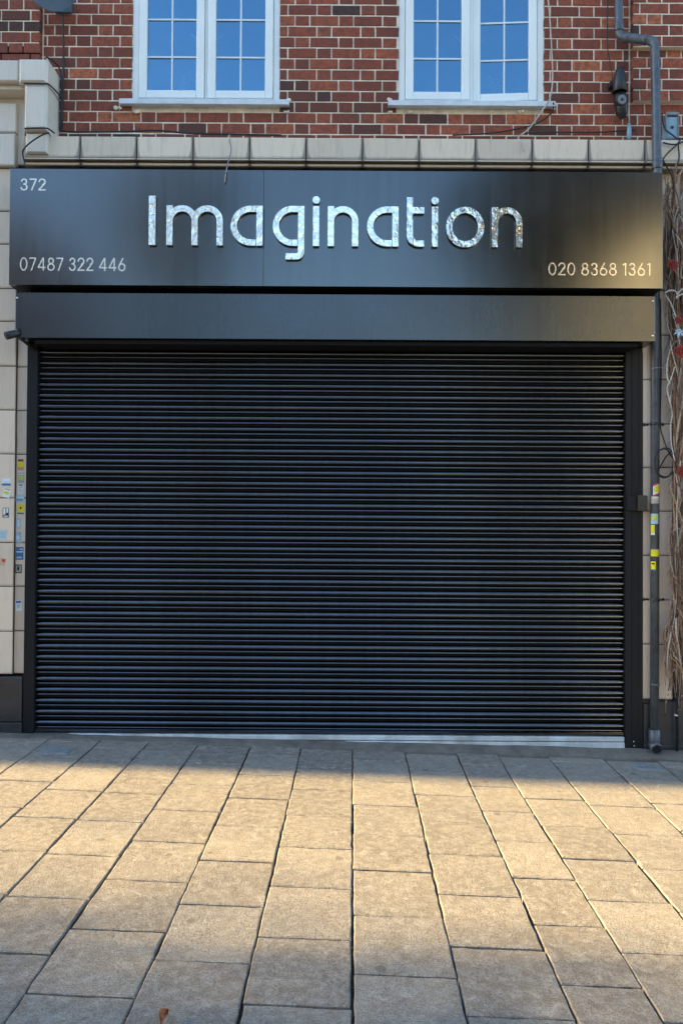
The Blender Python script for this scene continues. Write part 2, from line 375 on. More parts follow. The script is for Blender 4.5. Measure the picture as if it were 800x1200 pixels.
for (a, c, v0) in cols:
    L = .443
    if v0 is None: v0 = random.uniform(-L, 0) - 1
    v = v0
    while v + L < VF: v += L
    v += L; first = True
    while v > -8.2:
        lo = v - L; hi = v
        uc = (a + c) / 2
        hi = min(hi, VF + uc * math.tan(ROT) * 0)
        if hi - lo > .07:
            j1 = random.uniform(-.002, .002)
            jx = random.uniform(-.003, .003)
            mb.block(a + .0040 + jx, c - .0040 + jx + random.uniform(-.002, .002), lo + .0064 + j1, hi - .0064, random.uniform(-.002, .002), -.028, ch=.0050, jit=.0024, tone=random.random(), sub=7, fn=slab_fn, tilt=.0035)
        v -= L
pv = mb.build('pavement', 'slab'); tag(pv, kind='structure')
# cement apron at the wall foot
mb = MB(); n = 60
rows = []
for i in range(n + 1):
    x = -4.6 + 9.2 * i / n; g = gz(x); t = min(max((x + 2.4) / 4.8, 0), 1)
    hb = .012 + .045 * t + random.uniform(-.003, .003)
    fr = VF - .012 + random.uniform(-.009, .009)
    rows.append([(x, .05, g + hb), (x, -.112, g + hb - .004), (x, fr + .03, g + hb * .35 + random.uniform(0, .004)), (x, fr, g - .002), (x, fr, g - .03)])
vs = [[mb.bm.verts.new(p) for p in r] for r in rows]
for A, B in zip(vs, vs[1:]):
    for k in range(4): mb.face([A[k], B[k], B[k + 1], A[k + 1]], smooth=True)
tag(mb.build('cement_apron', 'apron'), kind='structure')
mb = MB(); mb.box(-400, 400, -8.55, -8.35, -.9, -.36 + .32 + gz(0)); 
o = mb.build('kerb', 'apron', bevel=.01); tag(o, kind='structure')
mb = MB(); mb.box(-400, 400, -14.6, -8.56, -.9, -.12); tag(mb.build('road', 'asphalt'), kind='structure')
mb = MB(); mb.face([(-400, -400, -.45), (400, -400, -.45), (400, 60, -.45), (-400, 60, -.45)]); tag(mb.build('terrain', 'apron'), kind='structure')

# ------------------------------------------------------------------ the brick building
bld = empty('brick_building', (0, .1, 0), 'red brick building with pale stone cornice and piers, white windows above the shutter', 'building')
CO = .0873
wins = []
for (x0, x1) in ((155, 328), (467, 637)):
    wins.append((P(x0, 60, 0).x, P(x1, 60, 0).x))
WZ0 = ZC(122.5, 0); WZ1 = WZ0 + 1.62; ZB = ZC(157.5, 0)   # ZB: top joint of brick at cornice
WTOP = 7.62
xl_q = P(51, 40, 0).x; xr_q = P(737, 60, 0).x          # projecting brick quoins
mb = MB()
Pd = .350; ST = .232; J = .0112
xs0 = P(363, 20, 0).x
k0 = -1; row = k0
z = ZB - CO
ridx = 0
def quoin(x, z):
    if x < xl_q: return True
    return x > xr_q
while z < WTOP - .02:
    zt = z + CO
    off = xs0 if ridx % 2 else xs0 + Pd / 2
    x = off - 18 * Pd
    segs = []
    while x < 4.7:
        segs.append((x, x + ST)); segs.append((x + ST, x + Pd)); x += Pd
    for (a, c) in segs:
        a2, c2 = max(a, -4.6), min(c, 4.6)
        parts_ = [(a2, c2)]
        cuts = [(xl_q - .001, xl_q + .001), (xr_q - .001, xr_q + .001)]
        if zt - J * .5 > WZ0 and z < WZ1: cuts += wins
        for (w0, w1) in cuts:
            np_ = []
            for (p, q) in parts_:
                if q <= w0 or p >= w1: np_.append((p, q)); continue
                if p < w0: np_.append((p, w0 + J * .5 if w1 - w0 > .1 else w0))
                if q > w1: np_.append((w1 - J * .5 if w1 - w0 > .1 else w1, q))
            parts_ = np_
        for (p, q) in parts_:
            if q - p < .022: continue
            tone = min(1, max(0, random.gauss(.56, .22)))
            if random.random() < .03: tone = random.uniform(0, .12)
            yf = random.uniform(-.0015, .0015)
            mid = (p + q) / 2
            if mid < xl_q or mid > xr_q:
                # rusticated corner bands: six courses out, one course back
                zz = (z - ZC(120, 0)) / CO
                rec = mid > xr_q and abs(z + CO / 2 - ZC(59, 0)) < CO * .5
                if rec: yf = .001
                elif mid < xl_q or z > ZC(118, 0) - .03: yf -= .045
                else: yf = 0
                if mid < xl_q and abs(z - ZC(43, 0)) < .03: tone = .02
            if WZ0 - .12 < z < WZ0 + .05 and -.75 < mid < .55: tone *= .45
            if z < ZB - CO * .5: tone *= .6
            mb.block(p + J * .5, q - J * .5, z + J * .5, zt - J * .5, yf, .05, ch=.0025, jit=.0012, tone=tone, sub=2, tilt=.012)
    z = zt; ridx += 1
bw = adopt(mb.build('wall', 'brick'), bld)
mb = MB()
def mbox(*a): mb.box(*a)
mo = .0045
mbox(-4.6, 4.6, mo, .28, 4.6, WZ0 + .002)
xsegs = [-4.6, wins[0][0], wins[0][1], wins[1][0], wins[1][1], 4.6]
for i in (0, 2, 4): mbox(xsegs[i], xsegs[i + 1], mo, .28, WZ0 + .002, WZ1)
mbox(-4.6, 4.6, mo, .28, WZ1, WTOP)
mbox(-4.6, xl_q - .018, -.0405, mo - .001, ZC(60, 0), WTOP); 
zr = None; z = ZB - CO
while z < WTOP:
    if abs(z + CO / 2 - ZC(59, 0)) < CO * .5: zr = z
    z += CO
z = ZB - CO
while z < ZC(118, 0) - .03: z += CO
mbox(xr_q + .018, 4.6, -.0405, mo - .001, z + .004, zr); mbox(xr_q + .018, 4.6, -.0405, mo - .001, zr + CO, WTOP)
adopt(mb.build('mortar_bed', 'mortar'), bld)
mb = MB(); mb.box(-4.62, 4.62, -.08, .34, WTOP, WTOP + .12); adopt(mb.build('parapet_coping', 'cornice', bevel=.01), bld)
mb = MB(); mb.box(-4.6, 4.6, .05, .28, -.6, 4.598); adopt(mb.build('wall_core', 'joint'), bld)
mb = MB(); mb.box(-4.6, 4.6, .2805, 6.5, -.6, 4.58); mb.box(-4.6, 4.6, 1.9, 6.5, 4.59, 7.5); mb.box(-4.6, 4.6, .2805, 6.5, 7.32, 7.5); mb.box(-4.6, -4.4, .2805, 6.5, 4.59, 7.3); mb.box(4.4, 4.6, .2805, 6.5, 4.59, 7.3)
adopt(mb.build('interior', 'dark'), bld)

# cornice
mb = MB()
Yc = -.20; zt = ZC(161.5, Yc); zm = ZC(187, Yc); zb = ZC(194.5, Yc)
x = P(94, 175, Yc).x; pitch = 66.6 / (F / (Yc - CAMY)); xe = P(28, 175, Yc).x
edges = [xe]
while x < 4.6: edges.append(x); x += pitch
edges.append(4.6)
for a, c in zip(edges, edges[1:]):
    mb.block(a + .0035, c - .0035, zm, zt, Yc, .02, ch=.005, jit=.001, tone=random.random(), sub=3)
    mb.block(a + .003, c - .003, zm - .018, zm - .004, Yc - .012, .02, ch=.004, tone=random.random() * .5)
    mb.block(a + .003, c - .003, zb, zm - .022, Yc + .02, .02, ch=.006, tone=random.random() * .4)
adopt(mb.build('cornice', 'cornice'), bld)
mb = MB(); mb.box(xe + .01, 4.59, Yc + .022, .04, zb + .004, zt - .008); adopt(mb.build('cornice_joint', 'joint'), bld)

# left pier head and side portal
mb = MB(); Yp = -.26
xa, xb2 = P(28, 120, Yp).x, P(55, 120, Yp).x
zz = [ZC(187, Yp), ZC(155, Yp), ZC(100, Yp), ZC(70, Yp)]
mb.block(xa, xb2, zz[1] + .003, zz[2] - .003, Yp, .0, ch=.022, tone=.6)
mb.block(xa + .006, xb2 - .004, zz[0] + .05, zz[1] - .003, Yp + .03, -.0, ch=.012, tone=.4)
mb.block(P(21, 80, Yp).x + .004, xb2, zz[2] + .003, zz[3], Yp, .0, ch=.022, tone=.8)
x = P(21, 80, Yp).x - .004
for k in range(4):
    mb.block(x - .62, x, ZC(96, Yp), zz[3] - .003, Yp + .02, 0, ch=.01, tone=random.random()); x -= .626
mb.box(-4.6, P(29, 100, Yp).x, Yp + .07, 0, ZC(101, Yp), ZC(96.5, Yp), tone=.3)
adopt(mb.build('pier_head', 'tile_pale'), bld)
mb = MB(); mb.box(-4.6, xa - .002, -.15, .0, ZC(109, -.15), ZC(101.5, -.15)); adopt(mb.build('portal_soffit', 'terracotta', bevel=.004), bld)
mb = MB()
# portal panels, tiles beside the sign
mb.block(-3.4, P(29, 150, -.06).x, ZC(196, -.06) + .003, ZC(112, -.06), -.06, 0, tone=.5)
mb.block(-3.4, P(19.5, 150, -.10).x, ZC(158, -.1) + .003, ZC(123, -.1), -.10, -.05, ch=.008, tone=.7)
mb.block(-3.4, P(18, 150, -.12).x, ZC(197, -.12) + .003, ZC(158, -.12) - .003, -.12, -.05, ch=.008, tone=.6)
adopt(mb.build('portal_panel', 'tile_pale'), bld)
rowsy = [790.5, 740, 687.5, 636, 583.5, 532, 480.5, 429, 376.5, 338, 286, 247.5, 197]
mb = MB(); Ya = -.085; Yb2 = -.055
X17 = P(16.8, 600, Ya).x; X18 = P(18.5, 600, Yb2).x; X32 = P(31.5, 600, Yb2).x
for y0_, y1_ in zip(rowsy, rowsy[1:]):
    z0_, z1_ = ZC(y0_ + 2.4, Ya) , ZC(y1_ + 2.4, Ya)
    x = X17
    while x > -4.5:
        w = .46; mb.block(max(x - w, -4.6) + .002, x - .002, z0_ + .003, z1_ - .003, Ya, 0.04, ch=.006, jit=.0008, tone=random.random(), sub=2); x -= w
    z0b, z1b = z0_, z1_
    mb.block(X18 + .001, X32, z0b + .003, z1b - .003, Yb2, .04, ch=.004, jit=.001, tone=random.random(), sub=3)
adopt(mb.build('pier_tiles', 'tile'), bld)
mb = MB(); mb.box(-4.6, X17, Ya + .008, .05, ZC(792, Ya), ZC(197, Ya)); mb.box(X17, X32 - .006, Yb2 + .007, .05, ZC(792, Ya), ZC(197, Ya)); adopt(mb.build('pier_joint', 'joint'), bld)
# plinths
mb = MB(); zp = ZC(795, Ya)
mb.box(-4.6, P(25.5, 830, -.11).x, -.11, .04, ZC(848.5, -.11), zp); mb.box(-4.6, P(25.5, 830, -.11).x + .004, -.118, .04, -.1, ZC(849, -.11))
mb.box(P(25.5, 830, -.11).x + .005, P(31, 830, -.07).x, -.06, .04, -.1, zp)
adopt(mb.build('plinth', 'plinth', bevel=.006), bld)
# right pier
mb = MB(); Yr = -.085
rowsr = [819.5, 755, 703, 651, 599, 548, 497, 445, 393, 341, 289, 245, 199]
Xa, Xb, Xc_, Xd = P(752, 600, Yr).x, P(764.5, 600, Yr).x, P(765, 600, Yr - .01).x, P(787, 600, Yr).x
for y0_, y1_ in zip(rowsr, rowsr[1:]):
    z0_, z1_ = ZC(y0_ - 2.3, Yr), ZC(y1_ - 2.3, Yr)
    mb.block(Xa, Xb, z0_ + .003, z1_ - .003, Yr, .04, ch=.004, jit=.0015, tone=random.random(), sub=4)
    mb.block(Xb + .003, Xd, z0_ + .003, z1_ - .003, Yr - .006, .04, ch=.004, jit=.001, tone=random.random(), sub=2)
adopt(mb.build('pier_tiles', 'tile_bounce_lit'), bld)
mb = MB(); mb.box(Xa + .004, Xd - .004, Yr + .006, .05, ZC(822, Yr), ZC(197, Yr)); adopt(mb.build('pier_joint', 'joint'), bld)
mb = MB(); zp = ZC(822, Yr)
mb.box(Xa + .004, P(763, 850, -.105).x, -.100, .04, -.3, zp); mb.box(P(763, 850, -.09).x + .003, 4.6, -.105, .04, -.3, zp + .02); mb.box(Xa + .002, 4.6, -.112, .04, -.3, ZC(871, -.11))
adopt(mb.build('plinth', 'plinth', bevel=.006), bld)

# windows
def window(x0, x1, ajar):
    zt, z0 = WZ1, WZ0 + .012; yF = .012
    w = MB(); fr = .052
    w.box(x0, x0 + fr, yF, yF + .07, z0, zt); w.box(x1 - fr, x1, yF, yF + .07, z0, zt)
    w.box(x0 + fr, x1 - fr, yF, yF + .07, z0, z0 + .028); w.box(x0 + fr, x1 - fr, yF, yF + .07, zt - fr, zt)
    xm = (x0 + x1) / 2; w.box(xm - .012, xm + .012, yF + .004, yF + .07, z0 + .028, zt - fr)
    wo = adopt(w.build('window', 'upvc', bevel=.006), bld)
    for side, (a, c) in enumerate(((x0 + fr + .003, xm - .014), (xm + .014, x1 - fr - .003))):
        s = MB(); sw = .064; b0 = z0 + .032; t0 = zt - fr - .004; yS = yF - .016
        hinge = Vector((c if side else a, yF + .03, 0)); ang = (ajar if side else 0)
        mt = Matrix.Translation(hinge) @ Matrix.Rotation(ang, 4, 'Z') @ Matrix.Translation(-hinge)
        for q in ((a, a + sw, b0, t0), (c - sw, c, b0, t0), (a + sw, c - sw, b0, b0 + sw), (a + sw, c - sw, t0 - sw, t0)):
            s.box(q[0], q[1], yS, yS + .06, q[2], q[3], mtx=mt)
        so = adopt(s.build('sash', 'upvc', bevel=.007), wo); so.parent = wo; so.matrix_parent_inverse = bld.matrix_world.inverted() @ Matrix.Identity(4)
        so.matrix_parent_inverse = Matrix.Translation(-bld.location) if False else Matrix.Identity(4)
        p_ = MB(); yG = yS + .03
        ga, gc, gb, gt = a + sw, c - sw, b0 + sw, t0 - sw
        zl = ZC(66.5, 0); cuts = [gb - .005] + [zl + k * .305 for k in range(-1, 5) if gb + .05 < zl + k * .305 < gt - .05] + [gt + .005]; xc_ = [ga - .005, (ga + gc) / 2, gc + .005]
        for q0, q1 in zip(cuts, cuts[1:]):
            for r0_, r1_ in zip(xc_, xc_[1:]):
                pc = Vector(((r0_ + r1_) / 2, yG + .002, (q0 + q1) / 2))
                m2 = mt @ Matrix.Translation(pc) @ Matrix.Rotation(random.gauss(0, .006), 4, 'X') @ Matrix.Rotation(random.gauss(0, .008), 4, 'Z') @ Matrix.Translation(-pc)
                p_.box(r0_, r1_, yG, yG + .004, q0, q1, mtx=m2)
        po = p_.build('pane', 'glass'); po.parent = wo
        g_ = MB(); gm = (ga + gc) / 2; bw_ = .013
        g_.box(gm - bw_ / 2, gm + bw_ / 2, yG - .007, yG - .001, gb, gt, mtx=mt)
        zz = ZC(64.5 if x0 < -.5 else 68.5, 0)
        zz = ZC(66.5, 0)
        for k in range(-1, 4):
            zc = zz + k * .305
            if gb + .05 < zc < gt - .05: g_.box(ga, gc, yG - .0078, yG - .0012, zc - bw_ / 2, zc + bw_ / 2, mtx=mt)
        go = g_.build('glazing_bar', 'lead'); go.parent = wo
        h_ = MB(); hx = c - sw * .5 if side == 0 else a + sw * .5; hz = ZC(42, 0)
        dx = -.085 if side == 0 else .085
        h_.tube([mt @ Vector((hx - dx * -.2, yG + .03, hz - .01)), mt @ Vector((hx + dx, yG + .035, hz + .045))], .007, 6); ho = h_.build('handle', 'upvc'); ho.parent = wo
    s = MB(); 
    s.box(x0 - .085, x1 + .08, -.055, .05, WZ0 - .026, WZ0 + .010)
    s.box(x0 - .085, x1 + .08, -.058, -.050, WZ0 - .034, WZ0 - .024)
    so = s.build('sill', 'sillmetal', bevel=.005); so.parent = wo
    return wo
window(*wins[0], 0.0); window(*wins[1], -R(3.5))
# ragged cement dabs round the sill ends
for (px, py, rr) in ((139, 126, .05), (160, 131, .05), (336, 131, .04), (338, 117, .045), (457, 117, .04), (457, 131, .03), (145, 118, .045), (480, 131, .04), (610, 131, .05), (648, 127, .04)):
    c = P(px, py, -.012); mb = MB()
    for q in range(5):
        d = Vector((random.uniform(-rr, rr), random.uniform(-.004, .004), random.uniform(-rr, rr) * .3)) * .45
        r_ = rr * random.uniform(.15, .4)
        pr = [(r_ * math.sin(t * math.pi / 5), -r_ * math.cos(t * math.pi / 5) * .35) for t in range(6)]
        mb.lathe(pr, c + d, Vector((random.uniform(-.3, .3), 1, random.uniform(-.3, .3))), 7)
    adopt(mb.build('cement_patch', 'mortar'), bld)

# sprigs and vases added behind the panes to stand in for a reflected plant
def sprig(px, py, w, h, lab):
    c = P(px, py, .11); t = MB()
    for k in range(16):
        a = random.uniform(-.7, .7); L = h * random.uniform(.4, 1)
        pts = [c + Vector((random.uniform(-w, w) * .3, random.uniform(-.02, .02), 0))]
        for q in range(4): a += random.uniform(-.35, .35); pts.append(pts[-1] + Vector((math.sin(a) * L / 4, 0, math.cos(a) * L / 4)))
        t.tube(pts, [.005, .0045, .004, .004, .009], 4, tone=random.uniform(.7, 1))
    o = t.build('reflection_sprig', 'palestem'); o.location = (0, 0, 0)
    s = MB(); s.lathe([(.025, -.10), (.035, -.06), (.022, -.01), (.02, 0)], c, n=12)
    e = empty('reflection_vase', c + Vector((0, 0, -.1)), lab, 'vase'); adopt(o, e); adopt(s.build('vase', 'bleached'), e)
sprig(215, 106, .1, .2, 'added vase of twigs standing in for a plant reflection in the left-hand window')
sprig(578, 108, .07, .15, 'added vase of short twigs standing in for a plant reflection in the ajar right-hand sash')

# ------------------------------------------------------------------ shop sign
Ys = -.35; sx0, sx1 = P(11.2, 264, Ys).x, P(776, 270, Ys).x; sz0, sz1 = ZC(336, Ys), ZC(199.8, Ys)
sign = empty('shop_sign', (0, Ys + .1, sz0), 'long dark metallic shop sign board reading Imagination over the shutter', 'sign')
xj = P(309, 270, Ys).x
for (a, c) in ((sx0, xj - .0012), (xj + .0012, sx1)):
    mb = MB(); mb.box(a, c, Ys, Ys + .03, sz0, sz1); adopt(mb.build('panel', 'sign', bevel=.0025), sign)
mb = MB(); mb.box(sx0, sx0 + .012, Ys + .031, -.02, sz0, sz1); mb.box(sx1 - .012, sx1, Ys + .031, -.09, sz0, sz1); mb.box(sx0 + .013, sx1 - .013, Ys + .031, -.02, sz0, sz0 + .01)
adopt(mb.build('tray_return', 'rail'), sign)
W = 7.2; sc_ = (Ys - CAMY) / F
baseZ = ZC(290.0, Ys)
def half(axis, v, sgn): return (lambda x, y: sgn * (x - v)) if axis == 'x' else (lambda x, y: sgn * (y - v))
# y up, in photo pixels above the baseline
XH = 47.0
def L_a(x0, x1, extra=()):
    Rr = XH / 2; cx = x0 + Rr
    return [ell(cx, Rr, Rr, Rr, W, (half('x', cx + 1, 1),)), rect(cx, XH - W, x1, XH), rect(cx, 0, x1 - W - .9, W), rect(x1 - W, 0, x1, XH)] + list(extra)
def L_n(x0, x1):
    Rr = (x1 - x0) / 2; cx = x0 + Rr
    return [rect(x0, 0, x0 + W, XH), ell(cx, XH - Rr, Rr, Rr, W, (half('y', XH - Rr - .5, -1),)), rect(x1 - W, 0, x1, XH - Rr)]
def L_i(x0): return [rect(x0, 0, x0 + W, XH), ell(x0 + W / 2, XH + 7.2, 4.3, 4.3, 0)]
letters = [
 [rect(175.6, 0, 183.4, 58)],
 [rect(196, 0, 196 + W, XH), ell(214.3, XH - 18.3, 18.3, 18.3, W, (half('y', XH - 18.8, -1),)), rect(225.4, 0, 232.6, XH - 18.3), ell(243.7, XH - 18.3, 18.3, 18.3, W, (half('y', XH - 18.8, -1),)), rect(262 - W, 0, 262, XH - 18.3)],
 L_a(271, 308.2),
 [ell(320 + 23, 23.5, 23, 23.5, W, (half('x', 344, 1),)), rect(343, XH - W, 356.8, XH), rect(343, 0, 356.8 - W - .9, W), rect(356.8 - W, -8, 356.8, XH), ell(356.8 - 9, -7, 9, 9, W, (half('y', -7, 1), half('x', 356.8 - 9, -1))), rect(335, -16, 348.3, -16 + W)],
 L_i(366.8), L_n(384, 419.6), L_a(429.7, 466.4),
 [rect(475.9, 13, 475.9 + W, 58), rect(475.9, XH - 8, 496.3, XH - .5), ell(475.9 + 14, 14, 14, 14, W, (half('x', 475.9 + 14, 1), half('y', 14, 1))), rect(475.9 + 13.6, 0, 496.3, W)],
 L_i(505.2), [ell(544, 23.3, 22.3, 23.8, W)], L_n(574.8, 610.6)]
for pr in letters:
    # bounding box by sampling
    xs = [175, 620]
    best = None
    x = 170
    while x < 615:
        for y in range(-20, 66, 3):
            if min(p(x, y) for p in pr) < 2:
                best = (min(best[0], x), max(best[1], x)) if best else (x, x)
        x += 2
    mb = MB(); cxl = (best[0] + best[1]) / 2; X0 = P(cxl, 265, Ys).x
    glyph(mb, pr, (best[0] - 4, -20, best[1] + 4, 64), .42, Ys - .030, Ys - .009, lambda x, y: (X0 + (x - cxl) * sc_, baseZ + y * sc_ ))
    adopt(mb.build('letter', 'chrome'), sign)
def dig(ch):
    w = .105
    return {'0': ([ell(.3, .5, .3, .51, w)], .6), '1': ([rect(.16, 0, .16 + w, 1), seg(.0, .83, .2, .96, w * .8)], .30),
     '2': ([ell(.28, .73, .27, .28, w, (lambda x, y: min(.70 - y, .28 - x) if True else 0,)), seg(.50, .62, .04, .05, w), rect(0, 0, .56, w)], .56),
     '3': ([ell(.27, .745, .235, .255, w, (lambda x, y: min(.27 - x, .745 - y),)), ell(.27, .28, .27, .29, w, (lambda x, y: min(.27 - x, y - .28),)), rect(.20, .48, .3, .575)], .54),
     '4': ([seg(.43, .99, .03, .24, w), rect(0, .2, .62, .2 + w), rect(.39, 0, .39 + w, 1)], .62),
     '6': ([ell(.29, .3, .29, .31, w), seg(.06, .40, .38, 1.0, w)], .58), '7': ([rect(0, 1 - w, .54, 1), seg(.50, .93, .16, 0, w)], .54),
     '8': ([ell(.29, .745, .235, .255, w), ell(.29, .28, .29, .29, w)], .58)}[ch]
def number(text, x0, x1, ytop, ybot, name):
    h = ybot - ytop; tot = 0; gap = .135
    for ch in text: tot += .32 if ch == ' ' else dig(ch)[1] + gap
    tot -= gap; sx = (x1 - x0) / tot
    mid = (x0 + x1) / 2; X0 = P(mid, (ytop + ybot) / 2, Ys).x; Z0 = P(mid, ybot, Ys).z
    par = None; mb = MB(); cur = 0
    for ch in text:
        if ch == ' ': cur += .32; continue
        pr, w = dig(ch)
        glyph(mb, pr, (-.06, -.06, .70, 1.06), .024, Ys - .0035, Ys - .0005, lambda x, y, cur=cur: (X0 + (x0 - mid + (cur + x) * sx) * sc_, Z0 + y * h * sc_))
        cur += w + gap
    return adopt(mb.build(name, 'vinyl'), sign)
number('372', 24.5, 54.3, 209.3, 223.4, 'house_number')
number('07487 322 446', 23.6, 147.8, 302.0, 317.6, 'phone_number')
number('020 8368 1361', 641.7, 762, 308.0, 323.0, 'phone_number')

# ------------------------------------------------------------------ roller shutter
Yh = -.30; hz0, hz1 = ZC(398.2, Yh), ZC(344.6, Yh); hx0, hx1 = P(18, 370, Yh).x, P(767.3, 372, Yh).x
sh = empty('roller_shutter', (0, -.06, 0), 'closed black roller shutter with horizontal slats filling the shopfront', 'shutter')
mb = MB(); mb.box(hx0, hx1, Yh, -.005, hz0, hz1); adopt(mb.build('hood_box', 'hood', bevel=.004), sh)
mb = MB(); mb.box(hx0 + .14, hx1 - .12, Yh + .03, -.01, hz0 - .035, hz0 - .002); adopt(mb.build('hood_lip', 'gap', bevel=.003), sh)
for (px, py) in ((20.5, 349), (19.5, 392), (764, 353), (764, 393.5)):
    mb = MB(); c = P(px, py, Yh - .001); mb.lathe([(.009, 0), (.009, .003), (.005, .006)], c, Vector((0, -1, 0)), 10)
    adopt(mb.build('screw', 'steel'), sh)
YR = -.105
lx0, lx1 = P(33, 500, YR).x - .012, P(43.5, 500, YR).x; rx0, rx1 = P(732.5, 640, YR).x, P(752.5, 640, YR).x
lz = P(30, 863, YR).z; rz = P(742, 881, YR).z
for (a, c, z0_) in ((lx0, lx1, lz), (rx0, rx1, rz)):
    mb = MB(); mb.box(a, c, YR, .045, z0_, hz0 - .001)
    if c > 0: mb.box(a + .045, a + .052, YR - .005, YR + .001, z0_ + .002, hz0 - .04); mb.box(a + .10, c + .001, YR - .003, YR + .001, z0_ + .002, hz0 - .04)
    adopt(mb.build('guide_rail', 'rail', bevel=.004), sh)
Yk = -.055
pk = 12.73 * (Yk - CAMY) / F
zbot = ZC(858.5, Yk); zhi = ZC(834, Yk)
prof = [(0.000, .000), (.035, .0045), (.08, .0095), (.135, .0140), (.195, .0174), (.255, .0192), (.315, .0193), (.375, .0170), (.425, .0115), (.445, .003), (.575, .001), (.605, .0046), (.645, .0080), (.69, .0098), (.735, .0098), (.78, .0074), (.80, .002)]
mb = MB(); z = zhi + pk * .16 + pk * 36; pts = []
while z > zbot + .075 :
    if z < hz0 + .1:
        for (t, d) in prof: pts.append((z - t * pk, Yk - d * 1.3))
    z -= pk
ca, cc = lx1 - .02, rx0 + .02
npf = len(prof); vv = []; NS = 22
for q in range(0, len(pts), npf):
    o_ = random.uniform(-.0007, .0007); f1, f2 = random.uniform(.4, .9), random.uniform(0, 6)
    wv = [o_ + .0009 * math.sin(f1 * k + f2) + .0006 * math.sin(.31 * k + q * .003) for k in range(NS + 1)]
    wz = [.0006 * math.sin(.23 * k + f2 * .3) for k in range(NS + 1)]
    grp = pts[q:q + npf]; nxt = pts[q + npf] if q + npf < len(pts) else None
    def strip(P_, mi, sm):
        v_ = [[mb.bm.verts.new((ca + (cc - ca) * k / NS, y + (wv[k] if y < Yk + .005 else 0), zz_ + wz[k])) for k in range(NS + 1)] for (zz_, y) in P_]
        for A, B in zip(v_, v_[1:]):
            for k in range(NS): mb.face([A[k], A[k + 1], B[k + 1], B[k]], mi=mi, smooth=sm)
    strip(grp[:9], 0, True); strip(grp[10:], 0, True)
    def notch(a_, b_):
        strip([a_, (a_[0] - .0005, Yk + .012), (b_[0] + .0005, Yk + .012), b_], 1, False)
    notch(grp[8], grp[10])
    if nxt: notch(grp[-1], nxt)
adopt(mb.build('slat_curtain', ['slat', 'gap'], recalc=False), sh)
zlast = pts[-1][0]
mb = MB(); mb.box(ca + .02, cc - .02, Yk - .022, Yk + .02, zbot + .016, zlast - .002); mb.box(ca + .02, cc - .02, Yk - .03, Yk + .024, zbot, zbot + .013)
adopt(mb.build('bottom_bar', 'slat', bevel=.004), sh)
mb = MB(); a = P(745.5, 590, -.12); mb.box(a.x, P(758, 590, -.14).x, -.15, -.055, P(750, 599, -.14).z, P(750, 580.5, -.14).z); lk = adopt(mb.build('lock_box', 'lock', bevel=.007), sh)
mb = MB(); mb.box(P(733.5, 590, -.12).x, a.x - .002, -.125, -.104, P(740, 598.5, -.12).z, P(740, 581, -.12).z); adopt(mb.build('lock_plate', 'rail', bevel=.004), sh)
for (px, py) in ((742, 869), (742.5, 874)):
    mb = MB(); mb.lathe([(.006, 0), (.006, .003), (.003, .005)], P(px, py, YR - .001), Vector((0, -1, 0)), 8)
    adopt(mb.build('rail_bolt', 'steel'), sh)
# door sill below
e = empty('door_sill', (0, -.05, zbot - .1), 'pale blue-grey metal door sill showing beneath the shutter', 'sill')
mb = MB(); xq = cc - .025; mb.box(-2.35, xq, -.098, .045, zbot - .046, zbot - .0105); mb.box(-2.35, xq, -.106, .045, zbot - .16, zbot - .052)
adopt(mb.build('sill_profile', 'sill_white', bevel=.004), e)
mb = MB(); mb.box(-2.35, xq, -.088, .04, zbot - .0515, zbot - .0465); adopt(mb.build('drip_groove', 'joint'), e)

# ------------------------------------------------------------------ drainpipe
dp = empty('drainpipe', P(767, 885, -.13), 'slate grey plastic drainpipe with two elbows beside the right end of the sign', 'drainpipe')
r_ = .034
top = P(721, -40, -.075); e1 = P(724.5, 43, -.075); e2 = P(766.5, 48, -.20); e3 = P(769.5, 197, -.245)
top.x = P(722, 0, -.075).x - .004; top.z = 7.4
def bend(a, b2, c, r=.045, k=6):
    d1 = (b2 - a).normalized(); d2 = (c - b2).normalized(); p1 = b2 - d1 * r; p2 = b2 + d2 * r
    return [((1 - t) ** 2) * p1 + 2 * t * (1 - t) * b2 + t * t * p2 for t in [i / k for i in range(k + 1)]]
low = P(767.5, 350, -.13); foot = P(765.8, 868, -.13); low.x = (low.x + foot.x) / 2 + .003; foot.x = low.x - .006
g1 = Vector((e3.x, -.245, e3.z - .06)); g2 = Vector((low.x, -.13, hz1 + .06))
path = [top] + bend(top, e1, e2) + bend(e1, e2, e3) + bend(e2, g1, g2, .05) + bend(g1, g2, foot, .04) + [foot]
mb = MB(); mb.tube(path, r_, 16); adopt(mb.build('pipe', 'pipe'), dp)
def collar(p, d, L, rr=.0385):
    mb = MB(); d = d.normalized(); mb.lathe([(rr - .002, -L / 2), (rr, -L / 2 + .003), (rr, L / 2 - .003), (rr - .002, L / 2)], p, d, 20); adopt(mb.build('collar', 'pipe'), dp)
collar(e1 + Vector((0, 0, .075)), top - e1, .07); collar(e1 + (e2 - e1).normalized() * .062, e2 - e1, .04); collar(e2 - (e2 - e1).normalized() * .075, e2 - e1, .035)
collar(e3 + Vector((0, 0, .02)), Vector((0, 0, 1)), .06); collar(P(766.5, 802, -.13), Vector((0, 0, 1)), .02, .036)
for py in (497, 703):
    c = P(767, py, -.13); mb = MB(); c.x = low.x
    mb.lathe([(.036, -.011), (.0375, -.009), (.0375, .009), (.036, .011)], c, n=20)
    for s_ in (-1, 1): mb.box(c.x + s_ * .07 - .035, c.x + s_ * .07 + .035, -.085, -.075, c.z - .008, c.z + .008); mb.lathe([(.011, 0), (.011, .012), (.006, .016)], (c.x + s_ * .075, -.085, c.z), (0, -1, 0), 8)
    adopt(mb.build('pipe_clip', 'pipe_blk'), dp)
